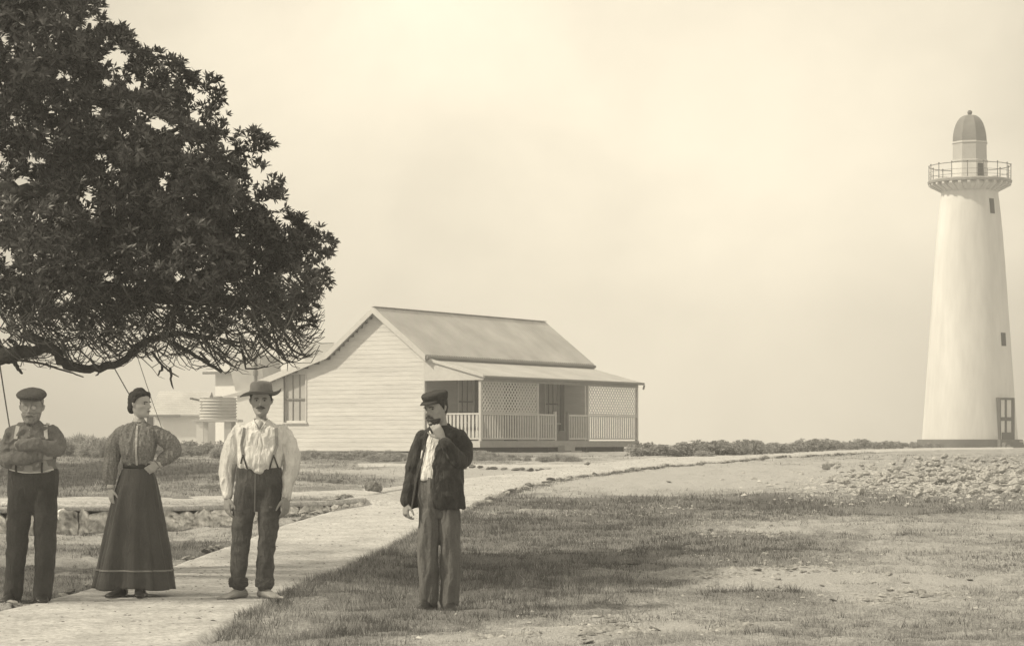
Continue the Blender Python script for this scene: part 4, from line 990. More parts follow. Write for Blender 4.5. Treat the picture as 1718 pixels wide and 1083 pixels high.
HEADT = [(-.5, .09, .30, -.1), (-.47, .16, .36, .0), (-.40, .215, .385, .14), (-.28, .27, .385, .26), (-.12, .31, .385, .37), (.04, .325, .38, .43), (.2, .33, .375, .45), (.33, .30, .33, .41), (.43, .22, .23, .31), (.485, .11, .11, .16), (.5, .04, .04, .06)]
class Fig:
    def __init__(s, px0, fy, name_label, cat='person', feet_z=0.0):
        s.px0 = px0; s.fy = fy; s.d = F*CH/(fy-HY); s.s = s.d/F
        x = (px0-CX)*s.s; gx, gy = np.array([x-.15, x, x+.15]), np.array([s.d-.1]*3); on = in_poly(gx, gy, main_poly); gz = float(np.where(on, base_hv(gy)+.018, height(gx, gy)).mean()); s.root = empty('person', (x, s.d, gz)); print('feet', gz); tag(s.root, name_label, cat)
    def P(s, px, py, dep=0): return Vector(((px-s.px0)*s.s, dep*s.s, (s.fy-py)*s.s))
    def limb(s, mb, pts, n=16, fl=1.0):
        q = spline(pts); mb.tube([s.P(a[0], a[1], a[2]) for a in q], [a[3]*s.s for a in q], n, fl)
        mb.ball(s.P(*pts[0][:3]), pts[0][3]*s.s*.98, 12, 8); mb.ball(s.P(*pts[-1][:3]), pts[-1][3]*s.s*.98, 12, 8)
    def torso(s, mb, rows, n=32, grow=0, k=4):
        """rows (py, cx, rx, ry, dep)"""
        rs = []
        for a in spline(rows, k):
            py, cx, rx, ry, dep = a; rs.append([s.P(cx+(rx+grow)*np.sign(math.cos(t))*abs(math.cos(t))**.85, py, dep+(ry+grow)*np.sign(math.sin(t))*abs(math.sin(t))**.85) for t in np.linspace(0, 2*math.pi, n+1)[:-1]])
        mb.rings(rs)
    def front(s, rows, px, py, out=1.2):
        ys = [r[0] for r in rows]; f = lambda k: float(np.interp(py, ys, [r[k] for r in rows]))
        cx, rx, ry, dep = f(1), f(2), f(3), f(4); u = max(-.97, min(.97, (px-cx)/rx))
        return s.P(px, py, dep-ry*(1-abs(u)**2.35)**(1/2.35)-out)
    def headgrid(s, c, h, yaw, pitch=0, roll=0):
        Mx = Matrix.Rotation(yaw, 4, 'Z') @ Matrix.Rotation(pitch, 4, 'X') @ Matrix.Rotation(roll, 4, 'Y'); o = s.P(*c)
        def T(x, y, z): return o+(Mx @ Vector((x*h, y*h, z*h)))
        s.T = T; s.h = h; s.hm = Mx; return T
    def head(s, mb, beard=0):
        T = s.T; zs = np.concatenate([np.linspace(-.5, .45, 40), np.linspace(.465, .5, 5)]); n = 48; rs = []
        tz = [r[0] for r in HEADT]
        for z in zs:
            w_, f, b = [float(np.interp(z, tz, [r[k] for r in HEADT])) for k in (1, 2, 3)]; row = []
            for t in np.linspace(0, 2*math.pi, n+1)[:-1]:
                x = w_*math.sin(t); c = math.cos(t); y = -f*c if c > 0 else -b*c
                if c > 0:
                    y *= 1-.12*(x/.33)**2 if w_ > .1 else 1
                    G = lambda x0, z0, a, sx, sz: a*math.exp(-((x-x0)/sx)**2-((z-z0)/sz)**2)
                    o = G(0, -.10, .135, .045, .055)+G(0, -.02, .09, .036, .08)+G(0, .07, .03, .05, .06)
                    o += G(.045, -.12, .03, .03, .03)+G(-.045, -.12, .03, .03, .03)
                    for sg in (-1, 1): o += G(sg*.13, .03, -.05, .065, .04)+G(sg*.12, .105, .022, .08, .03)+G(sg*.19, -.08, .02, .08, .06)+G(sg*.2, -.22, -.035, .07, .09)
                    o += G(0, -.225, .03, .09, .018)+G(0, -.285, .028, .075, .02)+G(0, -.255, -.012, .1, .012)+G(0, -.41, .035, .09, .05)+G(0, -.34, -.02, .1, .03)
                    y -= o
                row.append(T(x, y, z))
            rs.append(row)
        mb.rings(rs)
        for sg in (-1, 1):
            mb.tube([T(sg*.32, .02, -.12), T(sg*.355, .03, -.04), T(sg*.365, .05, .04), T(sg*.34, .05, .08)], [.022*s.h, .04*s.h, .045*s.h, .03*s.h], 10)
    def eyes(s):
        for sg in (-1, 1):
            b = MB(); b.ball(s.T(sg*.125, -.300, .028), .034*s.h, 10, 8); b.build('eye', M['eye'], s.root, True)
            l = MB(); l.tube([s.T(sg*.06, -.40, .085), s.T(sg*.13, -.39, .105), s.T(sg*.2, -.335, .085)], .014*s.h, 6); l.build('eyebrow', M['hair'] if s.dark else M['grey_hair'], s.root, True)
        l = MB(); l.tube([s.T(-.10, -.40, -.262), s.T(-.04, -.43, -.25), s.T(.04, -.43, -.25), s.T(.10, -.40, -.262)], [.008*s.h, .02*s.h, .02*s.h, .008*s.h], 8); l.build('lips', M['lip'], s.root, True)
    def hair(s, m, front=.34, side=-.02, back=-.3, off=.035, extra=None, name='hair'):
        tz = [r[0] for r in HEADT]; n = 48; rows = 14; rs = []; mb = MB()
        for i in range(-1, rows+1):
            row = []
            for t in np.linspace(0, 2*math.pi, n+1)[:-1]:
                c = math.cos(t); zl = side+(front-side)*max(0, c)**.6 if c > 0 else side+(back-side)*(-c)**.8
                v = max(i, 0)/rows; z = zl+(.49-zl)*v; w_, f, b = [float(np.interp(z, tz, [r[k] for r in HEADT])) for k in (1, 2, 3)]
                of = -.03 if i < 0 else off*(1+.35*math.sin(t*9+z*14))
                k = 1+of/max(w_, .12); x = w_*k*math.sin(t); y = (-f*k*c*.97 if c > 0 else -b*k*c); row.append(s.T(x, y, z+(off if v > .8 else 0)*.8))
            rs.append(row)
        mb.rings(rs)
        if extra: extra(mb)
        me = fuse(mb, .006, 2, name); wrinkle(me, .004, (40, 40, 40), 3, False); return link(name, me, s.root, m, True)
    def hand(s, mb, wrist, d, pn, th, curl=(.3, .4, .3), sc_=1.0, thumb=.6, spread=.05):
        d = Vector(d).normalized(); th = Vector(th); th = (th-d*th.dot(d)).normalized(); pn_ = Vector(pn); pn_ = (pn_-d*pn_.dot(d)-th*pn_.dot(th)).normalized(); k = sc_; o = wrist
        rs = []
        for u, hw, ht in ((-.02, .026, .02), (0, .028, .02), (.025, .036, .019), (.055, .042, .017), (.085, .042, .014), (.097, .036, .009)):
            rs.append([o+d*u*k+th*(hw*k*np.sign(math.cos(t))*abs(math.cos(t))**.7)+pn_*(ht*k*np.sign(math.sin(t))*abs(math.sin(t))**.7) for t in np.linspace(0, 2*math.pi, 17)[:-1]])
        mb.rings(rs)
        for i, (off, ln) in enumerate(((.031, .074), (.0105, .083), (-.0105, .077), (-.031, .06))):
            p = o+d*.085*k+th*off*k; ang = 0; pts = [p-d*.015*k, p]; q = p
            for j, fr in enumerate((.45, .32, .25)):
                ang += curl[j]*(1+.18*(i-1)); dd = d*math.cos(ang)+pn_*math.sin(ang)+th*(spread*(1.5-i)*.6)
                q = q+dd.normalized()*ln*fr*k; pts.append(q)
            mb.tube(pts, [.0092*k, .0095*k, .0088*k, .0082*k, .0066*k], 10); mb.ball(pts[-1], .0066*k, 8, 6)
        b = o+d*.02*k+th*.028*k; v = d*.75+th*math.sin(thumb)+pn_*.35; v.normalize(); p1 = b+v*.04*k; v2 = (v+d*.5+pn_*.25).normalized(); p2 = p1+v2*.032*k; p3 = p2+(v2+d*.3).normalized()*.026*k
        mb.tube([b-v*.01*k, b, p1, p2, p3], [.012*k, .014*k, .0115*k, .010*k, .0075*k], 10); mb.ball(p3, .0075*k, 8, 6)
    def body(s, mb, skin): me = fuse(mb, .0052, 2, 'body', .4); return link('body', me, s.root, skin, True)
    def garment(s, mb, name, m, vox=.008, sm=5, amp=.006, fx=(14, 14, 5), seed=0, mask=None, parent=None):
        me = fuse(mb, vox, sm, name); wrinkle(me, amp, fx, seed, True, mask); return link(name, me, parent or s.root, m, True)
    def band(s, pts, wd, th, name, m, parent=None, nrm=None):
        """ribbon with thickness through figure-space points"""
        mb = MB(); pts = [Vector(p) for p in pts]; rs = []
        for i, p in enumerate(pts):
            t = (pts[min(i+1, len(pts)-1)]-pts[max(i-1, 0)]).normalized(); nn = Vector(nrm[i]) if nrm else Vector((0, -1, 0)); a = t.cross(nn).normalized()*wd/2; b = a.cross(t).normalized()*th/2
            rs.append([p-a-b, p+a-b, p+a+b, p-a+b])
        mb.rings(rs); return mb.build(name, m, parent or s.root)
    def foot(s, mb, ankle, dirv, ln, k=1.0, bare=True):
        """ankle point, toe direction (x,y), lays a foot on z=0"""
        d = Vector((dirv[0], dirv[1], 0)).normalized(); sd = Vector((-d.y, d.x, 0)); o = Vector((ankle.x, ankle.y, 0)); rs = []
        for u, hw, ht in ((-.30, .028, .05), (-.22, .034, .075), (-.05, .036, .09), (.15, .037, .07), (.35, .043, .048), (.52, .047, .034), (.62, .042, .026), (.68, .03, .018)) if bare else ((-.32, .03, .05), (-.27, .037, .085), (-.05, .04, .105), (.15, .04, .085), (.35, .046, .062), (.55, .05, .05), (.68, .044, .042), (.74, .026, .03)):
            c = o+d*u*ln; rs.append([c+sd*hw*k*math.cos(t)+Vector((0, 0, max(.002, ht*k*(.5+.5*math.sin(t))))) for t in np.linspace(0, 2*math.pi, 17)[:-1]])
        mb.rings(rs)
        if bare:
            for i, (off, l, r_) in enumerate(((.030, .05, .0125), (.011, .045, .009), (-.004, .04, .0085), (-.018, .034, .008), (-.031, .026, .0075))):
                p = o+d*(.60-.05*i*.6)*ln+sd*off*k*s.footside; mb.tube([p+Vector((0, 0, .012)), p+d*l*.6+Vector((0, 0, .013)), p+d*l+Vector((0, 0, .009))], [r_, r_, r_*.8], 8); mb.ball(p+d*l+Vector((0, 0, .009)), r_*.85, 8, 6)
FB = Vector((0, -1, 0))
M['lip'] = mat('lip_skin', .13, .5)
M['moustache'] = mat('brown_moustache', .085, .7, .4, 60, .8, 120, .3)
M['shirt_white'] = cloth('white_cotton', .80, .05, 260, .05, .9, (30, .14))
M['shirt_grey'] = cloth('worn_grey_cotton', .18, .12, 240, .12, .8)
M['vest'] = cloth('washed_undershirt', .27, .1, 200, .1, .5)
M['blouse'] = cloth('sprigged_cotton', .22, .45, 60, .05, .8)
M['skirt'] = cloth('dark_sateen', .07, .1, 300, .15, .5, rough=.45)
M['trouser_dark'] = cloth('dark_serge', .055, .15, 260, .2, .7)
M['trouser_mid'] = cloth('worn_moleskin', .085, .18, 240, .35, .8)
M['trouser_pale'] = cloth('faded_serge', .13, .14, 240, .2, .7)
M['jacket'] = cloth('dark_jacket_cloth', .045, .15, 260, .25, .8)
M['white_cloth'] = cloth('white_tape', .55, .05, 300, .05, .2)
M['lace'] = cloth('lace_trim', .5, .2, 400, .05, .4)
M['felt'] = mat('pale_felt', .20, .95, .1, 20, .3, 80, .1, patch=.15, pscale=5)
M['tweed'] = mat('tweed', .11, .95, .3, 90, .5, 150, .1)
M['cap_dark'] = mat('dark_cap_cloth', .06, .95, .2, 90, .5, 150, .1)
M['leather'] = mat('black_leather', .025, .4, .2, 30, .2, 60, .4)
M['brace'] = mat('brace_webbing', .22, .9, .1, 60)
M['brace_dark'] = mat('brace_leather', .05, .7, .1, 60)
M['button'] = mat('pearl_button', .5, .3)
M['lens'] = mat('spectacle_lens', .45, .1, spec=.9)
M['metal'] = mat('thin_metal', .3, .3)

def leg_set(f, mb, L, Rr, waist):
    f.torso(mb, waist); f.limb(mb, L, 18); f.limb(mb, Rr, 18)
# --- the man in the wide hat
def short_beard(f, top, m, thick, low=-.54):
    T = f.T; be = MB(); tz = [r[0] for r in HEADT]; rs = []
    for z in np.linspace(low, top, 12):
        w_ = max(float(np.interp(z, tz, [r[1] for r in HEADT])), .12)+thick*.6; row = []
        for t in np.linspace(-1.35, 1.35, 15): row.append(T(w_*math.sin(t), -(.38+thick-(.14 if z < -.5 else 0))*math.cos(t)**.8, z))
        for t in np.linspace(1.2, -1.2, 13): row.append(T(w_*.6*math.sin(t), -.22*math.cos(t), z))
        rs.append(row)
    be.rings(rs); me = fuse(be, .006, 3, 'beard'); wrinkle(me, .004, (50, 50, 25), 2, False); link('beard', me, f.root, m, True)
def man_hat():
    f = Fig(430, 1006, 'barefoot man in broad-brimmed hat, white shirt and rolled dark trousers on the path'); f.dark = True; S = f.s
    rows = [(708, 438, 12, 11, 0), (716, 438, 24, 15, 1), (722, 438, 37, 20, 1), (735, 438, 41, 23, 0), (755, 437, 39, 25, -1), (772, 436, 38, 27, -3), (785, 435, 36.5, 26, -2), (793, 435, 30, 21, -1), (800, 435, 28, 19, 0)]
    b = MB(); T = f.headgrid((438.5, 675.5, -3), 51*S, R(3), R(4)); f.head(b)
    f.limb(b, [(438, 690, 2, 9), (438, 705, 2, 9.2), (438, 718, 3, 11)]); f.torso(b, rows, grow=-5)
    f.limb(b, [(435, 800, 2, 17), (434, 838, 2, 13)]); f.limb(b, [(418, 815, 2, 14), (413, 850, 1, 13)]); f.limb(b, [(451, 815, 2, 14), (451, 850, 1, 13)])
    aL = [(400, 727, 2, 9), (386, 778, 3, 7), (382, 832, -4, 5.2)]; aR = [(475, 727, 2, 9), (489, 778, 3, 7), (481, 832, -4, 5.2)]
    f.limb(b, aL); f.limb(b, aR); f.limb(b, [(413, 850, 0, 14), (402, 925, 0, 9), (401, 992, 0, 7)]); f.limb(b, [(451, 850, 0, 14), (447, 925, 0, 9), (444, 992, 0, 7)])
    f.hand(b, f.P(382, 837, -4), (.02, -.08, -1), (.5, .6, 0), (.55, -.8, 0), (.28, .35, .25), 1.08)
    f.hand(b, f.P(480, 837, -4), (.0, -.08, -1), (-.5, .6, 0), (-.55, -.8, 0), (.3, .4, .3), 1.08)
    f.footside = -1; f.foot(b, f.P(401, 1000, 0), (-.8, -1), .27, 1.1); f.footside = 1; f.foot(b, f.P(445, 1000, 0), (.85, -1), .27, 1.1)
    f.body(b, M['skin']); f.eyes()
    f.hair(M['hair'], .3, -.05, -.28, .03)
    mu = MB(); mu.tube([T(-.15, -.36, -.235), T(-.07, -.42, -.195), T(0, -.435, -.18), T(.07, -.42, -.195), T(.15, -.36, -.235)], [.018*f.h, .036*f.h, .034*f.h, .036*f.h, .018*f.h], 8); mu.build('moustache', M['moustache'], f.root, True)
    # shirt
    g = MB(); f.torso(g, rows)
    f.limb(g, [(403, 727, 2, 12.5), (390, 750, 3, 13.5), (384, 775, 4, 14), (380, 800, 2, 12.5), (381, 822, -2, 9.5), (382, 834, -4, 7.8)])
    f.limb(g, [(473, 727, 2, 12.5), (485, 750, 3, 13.5), (489, 775, 4, 14), (486, 800, 2, 12.5), (482, 822, -2, 9.5), (481, 834, -4, 7.8)])
    f.limb(g, [(436, 766, -16, 13), (436, 783, -20, 14), (437, 791, -23, 8)]); sh = f.garment(g, 'shirt', M['shirt_white'], .007, 3, .012, (17, 17, 6), 1)
    c = MB()
    for sg in (-1, 1): c.tube([f.P(438+sg*10.5, 706, 3), f.P(438+sg*12, 708, -7), f.P(438+sg*8.5, 714, -16), f.P(438+sg*2.0, 724, -23)], [2.0*S, 2.4*S, 2.5*S, 1.2*S], 8, .5)
    c.build('collar', M['shirt_white'], sh, True)
    v = MB(); v.add([f.front(rows, 431, 710, 2.5), f.front(rows, 446, 710, 2.5), f.front(rows, 438.5, 724, 1.2)], [(0, 1, 2)]); 
    v.add([f.P(431, 710, -5), f.P(446, 710, -5), f.P(438.5, 722, -14)], [(2, 1, 0)])
    v = MB(); rs = []
    for py, hw, dp in ((705, 8.5, -6.5), (710, 7.5, -11.5), (716, 5, -17.5), (722, 1.2, -21.5)): rs.append([f.P(438-hw, py, dp+3), f.P(438-hw*.5, py, dp-.5), f.P(438, py, dp-1.6), f.P(438+hw*.5, py, dp-.5), f.P(438+hw, py, dp+3), f.P(438, py, dp+5)])
    v.rings(rs); v.build('open_neck', M['skin'], sh, True)
    pts = [f.front(rows, 438, y, .8) for y in np.linspace(724, 790, 12)]; f.band(pts, 4*S, .004, 'placket', M['shirt_white'], sh)
    for x in (382, 481):
        k = MB(); k.tube([f.P(x, 829, -3.2), f.P(x, 837.5, -4.2)], [8.6*S, 8.0*S], 16); k.build('cuff', M['shirt_white'], sh, True)
    # trousers
    t = MB(); leg_set(f, t, [(415, 812, -2, 18.5), (411, 840, -2, 18.5), (408, 872, 0, 17.8), (403, 925, -1, 14.5), (401, 955, 0, 13.5), (400, 982, 0, 13.5)], [(455, 812, -2, 18.5), (454, 840, -2, 18.5), (451, 872, 0, 17.8), (447, 925, -1, 14.5), (445, 955, 0, 14.5), (444, 982, 0, 14)], [(788, 435, 37.5, 24.5, -1), (800, 435, 38, 23.5, 0), (822, 434, 38.5, 20.5, 0), (842, 433, 36, 17, 1), (860, 431, 28, 12, 1)])
    tr = f.garment(t, 'trousers', M['trouser_mid'], .007, 3, .010, (8, 8, 9), 2, lambda p: 1 if p[2] < .75 else .55)
    for x in (400, 444):
        k = MB(); k.tube([f.P(x, 972, 0), f.P(x, 975, 0), f.P(x, 983, 0), f.P(x, 987, 0)], [14.2*S, 15.8*S, 16.2*S, 15*S], 24); me = fuse(k, .006, 2, 'cuff'); wrinkle(me, .006, (16, 16, 30), 5); link('rolled_cuff', me, tr, M['trouser_mid'], True)
    fl = [f.front([(787, 435, 37.5, 24.5, -1), (800, 435, 38, 23.5, 0), (830, 434, 38, 20, 0), (866, 431, 30, 14, 0)], 431-(y-796)*.03, y, .6) for y in np.linspace(797, 862, 10)]; f.band(fl, 1.5*S, .004, 'fly_seam', M['brace'], tr)
    # braces
    for sg in (-1, 1):
        x0, x1, x2 = (412, 408, 411) if sg < 0 else (465, 467, 462)
        pts = [f.P(x0+sg*-1, 716, 6)]+[f.front(rows, x, y, 3.2) for x, y in ((x0, 722), (x0+1*sg, 735), (x1, 750), (x2, 766))]; br = f.band(pts, 5*S, .005, 'brace', M['brace'])
        y = 766
        for e in (-7, 7): f.band([f.front(rows, x2, y, 3.4), f.front(rows, x2+e*.5, y+12, 3.4), f.front(rows, x2+e, y+24, 4)], 2.4*S, .006, 'brace_tab', M['brace_dark'], br)
        k = MB(); k.box((-.012, -.004, -.014), (.012, .004, .014)); kk = k.build('buckle', M['metal'], br); kk.location = f.front(rows, x2, y, 3)
    # hat
    hb = MB(); c = T(0, .02, .27); rs = []
    X = lambda x, y, z: T(x, y, z)
    for z, r_ in ((.22, .37), (.26, .385), (.36, .38), (.5, .37), (.6, .355), (.645, .31), (.63, .2), (.60, .08)):
        rs.append([X(r_*math.cos(t)*.98, .03+r_*1.12*math.sin(t), z-.04*(abs(math.cos(t))**2)*(z > .55)) for t in np.linspace(0, 2*math.pi, 41)[:-1]])
    hb.rings(rs); crown = hb.build('hat', M['felt'], f.root, True)
    bm_ = MB(); up = []
    for side in (0, 1):
        for r_ in (np.linspace(.34, .70, 9) if side == 0 else np.linspace(.70, .34, 9)):
            row = []
            for t in np.linspace(0, 2*math.pi, 65)[:-1]:
                x = math.cos(t); y = math.sin(t); e = (r_-.34)/.36
                lift = e**2*(.17*max(0, x)**5)-.09*e*max(0, -x)**3+.11*e*max(0, -y)-.10*e*max(0, y)+.012*e*math.sin(3*t+1)
                rr = r_*(1-.06*e*max(0, x)**8)
                row.append(X(rr*x, .03+rr*y*1.02, .235+lift-(.02 if side else 0)))
            up.append(row)
    bm_.rings(up, cap=False); bm_.build('brim', M['felt'], crown, True)
    hb = MB(); hb.tube([X(0, .03, .245), X(0, .03, .33)], .392*f.h, 40, 1.1, (0, 1, 0)); hb.build('hat_band', M['brace_dark'] if False else M['tweed'], crown, True)
man_hat()
# --- the man with folded arms
def man_arms():
    f = Fig(52, 1011, 'grey-bearded man in flat cap and spectacles with folded arms at far left'); f.dark = False; S = f.s
    rows = [(708, 54, 13, 12, 0), (714, 54, 27, 16, 1), (721, 55, 38, 20, 1), (735, 55, 41, 23, 0), (755, 55, 39, 25, -1), (772, 56, 37, 27, -3), (788, 56, 39, 27, -2), (800, 56, 40, 26, 0)]
    b = MB(); T = f.headgrid((54, 684, -3), 54*S, R(2), R(6)); f.head(b)
    f.limb(b, [(54, 698, 2, 10), (54, 716, 3, 12)]); f.torso(b, rows, grow=-5); f.limb(b, [(56, 800, 2, 18), (55, 838, 2, 13)]); f.limb(b, [(40, 815, 2, 14), (34, 850, 1, 13)]); f.limb(b, [(72, 815, 2, 14), (76, 850, 1, 13)])
    f.limb(b, [(20, 728, 0, 8.5), (9, 774, -8, 7), (68, 766, -36, 5)]); f.limb(b, [(90, 728, 0, 8.5), (100, 757, -8, 7), (48, 746, -36, 5)])
    f.hand(b, f.P(74, 765, -32), (1, .75, .1), (0, .8, -.3), (0, 0, 1), (.3, .4, .3), .95); f.hand(b, f.P(40, 749, -30), (-.7, .9, .05), (0, 1, 0), (0, 0, 1), (.4, .5, .3), .95)
    f.limb(b, [(34, 850, 0, 14), (28, 925, 0, 9), (22, 995, 0, 7)]); f.limb(b, [(76, 850, 0, 14), (76, 925, 0, 9), (72, 995, 0, 7)]); f.foot(b, f.P(22, 1005, 0), (-.2, -1), .22, .9, False); f.foot(b, f.P(72, 1005, 0), (.2, -1), .22, .9, False)
    f.body(b, M['skin']); f.eyes()
    def bd(mb):
        pass
    be = MB(); tz = [r[0] for r in HEADT]; rs = []
    for z in np.linspace(-.54, -.17, 12):
        w_ = float(np.interp(z, tz, [r[1] for r in HEADT])); fr = .38; row = []
        w_ = max(w_, .12)+.03
        for t in np.linspace(-1.35, 1.35, 15): row.append(T(w_*math.sin(t), -(fr+.05-(.14 if z < -.5 else 0))*math.cos(t)**.8-.0, z))
        for t in np.linspace(1.2, -1.2, 13): row.append(T(w_*.6*math.sin(t), -(fr-.16)*math.cos(t), z))
        rs.append(row)
    be.rings(rs); me = fuse(be, .006, 3, 'beard'); wrinkle(me, .006, (50, 50, 25), 2, False); link('beard', me, f.root, M['grey_hair'], True)
    mu = MB(); mu.tube([T(-.14, -.38, -.25), T(-.06, -.44, -.2), T(.06, -.44, -.2), T(.14, -.38, -.25)], [.02*f.h, .038*f.h, .038*f.h, .02*f.h], 8); mu.build('moustache', M['grey_hair'], f.root, True)
    li = MB(); li.tube([T(-.06, -.435, -.255), T(.06, -.435, -.255)], .013*f.h, 6); li.build('lips', M['skin'], f.root)
    f.hair(M['grey_hair'], .34, -.02, -.25, .03)
    sp = MB(); 
    for sg in (-1, 1):
        c = [(sg*.125+.075*math.cos(a), -.40, .02+.06*math.sin(a)) for a in np.linspace(0, 2*math.pi, 17)]; sp.tube([T(*q) for q in c], .009*f.h, 6)
        sp.tube([T(sg*.2, -.4, .03), T(sg*.33, -.1, .04), T(sg*.35, .03, .03)], .007*f.h, 5)
    sp.tube([T(-.05, -.42, .04), T(.05, -.42, .04)], .009*f.h, 5); so_ = sp.build('spectacles', M['metal'], f.root)
    for sg in (-1, 1):
        l = MB(); l.tube([T(sg*.125, -.398, .02), T(sg*.125, -.405, .02)], .068*f.h, 16); l.build('lens', M['lens'], so_)
    g = MB(); f.torso(g, rows[:-1])
    f.limb(g, [(23, 727, 0, 12.5), (15, 748, -3, 13.5), (12, 770, -8, 12.5), (24, 772, -22, 11.5), (45, 768, -32, 10), (64, 765, -36, 9), (74, 764, -34, 7.5)])
    f.limb(g, [(88, 727, 0, 12.5), (96, 742, -3, 13), (97, 754, -9, 12.5), (86, 753, -25, 11.5), (70, 749, -35, 11), (56, 747, -38, 10), (43, 748, -34, 8.5)])
    sh = f.garment(g, 'shirt', M['shirt_grey'], .007, 2, .017, (11, 11, 13), 4)
    for c0, c1, r_ in (((70, 764.5, -35), (77, 763.5, -33), 8.4), ((50, 747.4, -36), (43, 748, -33.5), 9.4)):
        k = MB(); k.tube([f.P(*c0), f.P(*c1)], [r_*S, r_*S*.96], 16); k.build('cuff', M['shirt_grey'], sh, True)
    be_ = MB(); f.torso(be_, [(762, 56, 33, 27, -3), (775, 56, 36, 28.5, -3), (787, 57, 38, 28.5, -2), (795, 57, 35, 26, 0)]); f.garment(be_, 'undershirt', M['vest'], .008, 3, .003, (10, 10, 14), 6)
    c = MB()
    for sg in (-1, 1): c.tube([f.P(54+sg*11, 704, 3), f.P(54+sg*12, 706, -6), f.P(54+sg*6, 712, -15), f.P(54+sg*1.5, 715, -18)], [2*S, 2.6*S, 2.8*S, 1.5*S], 8, .5)
    c.build('collar', M['shirt_grey'], sh, True); pts = [f.front(rows, 54, y, 1) for y in np.linspace(715, 738, 6)]; f.band(pts, 3.4*S, .004, 'placket', M['shirt_grey'], sh)
    for y in (722, 732):
        k = MB(); k.ball(f.front(rows, 54, y, 2), 1.0*S, 8, 6); k.build('button', M['button'], sh, True)
    for x0, x1 in ((33, 31), (79, 82)):
        br = f.band([f.P(x0+1, 711, 4), f.front(rows, x0, 716, 2), f.front(rows, (x0+x1)/2, 725, 2.4), f.front(rows, x1, 737, 2.8)], 6*S, .006, 'brace', M['white_cloth'])
    for x0, x1 in ((34, 33), (77, 76)): f.band([f.front(rows, x0, 776, 3), f.front(rows, x1, 785, 3), f.front(rows, x1, 793, 2)], 3.4*S, .005, 'brace_tab', M['brace_dark'])
    t = MB(); w_ = [(787, 56, 41, 27, 0), (800, 56, 42, 25.5, 0), (822, 55, 42.5, 22, 0), (842, 54, 39, 18, 1), (860, 54, 31, 13, 1)]
    leg_set(f, t, [(36, 814, -2, 20), (34, 840, -2, 20), (32, 870, 0, 19.5), (28, 925, -1, 16.5), (24, 965, 0, 15.5), (22, 1003, 0, 15)], [(75, 814, -2, 20), (76, 840, -2, 20), (76, 870, 0, 19.5), (76, 925, -1, 17), (74, 965, 0, 16), (71, 998, 0, 16)], w_)
    tr = f.garment(t, 'trousers', M['trouser_dark'], .007, 3, .010, (8, 8, 8), 7, lambda p: 1 if p[2] < .75 else .5)
    pts = [f.front(w_, x, 787.5+5.5*math.sin((x-18)/76*math.pi)**1.0, 1.2) for x in np.linspace(19, 93, 22)]; f.band(pts, 2.4*S, .005, 'waistband', M['white_cloth'], tr, [Vector((0, -1, 0))]*22)
    for x, dx in ((22, -.2), (71, .2)):
        k = MB(); f.foot(k, f.P(x, 1000, 0), (dx, -1), .26, 1.05, False); k.tube([f.P(x, 1004, 1), f.P(x, 990, 1)], 8.5*S, 14); me = fuse(k, .006, 2, 'boot'); link('boot', me, f.root, M['leather'], True)
    # flat cap
    cp = MB(); rs = []
    for z, r_, dy in ((.24, .355, 0), (.28, .39, -.01), (.33, .45, -.03), (.40, .47, -.04), (.48, .42, -.04), (.545, .30, -.03), (.575, .12, 0)): rs.append([T(r_*math.cos(t), .04+dy+r_*1.12*math.sin(t), z+.04*math.sin(t)) for t in np.linspace(0, 2*math.pi, 37)[:-1]])
    cp.rings(rs); me = fuse(cp, .006, 3, 'cap'); wrinkle(me, .003, (18, 18, 18), 8, False); cap = link('cap', me, f.root, M['tweed'], True)
    pk = MB(); rs = []
    for u in np.linspace(-1, 1, 17):
        x = .34*u; o = .20*(1-u*u)**.5; y0 = -.36*(1-(u*.85)**2)**.5+.02; rs.append([T(x, y0, .29), T(x, y0-o*.6, .275), T(x, y0-o, .24), T(x, y0-o, .225), T(x, y0-o*.6, .255), T(x, y0, .265)])
    pk.rings(rs); pk.build('peak', M['tweed'], cap, True)
man_arms()
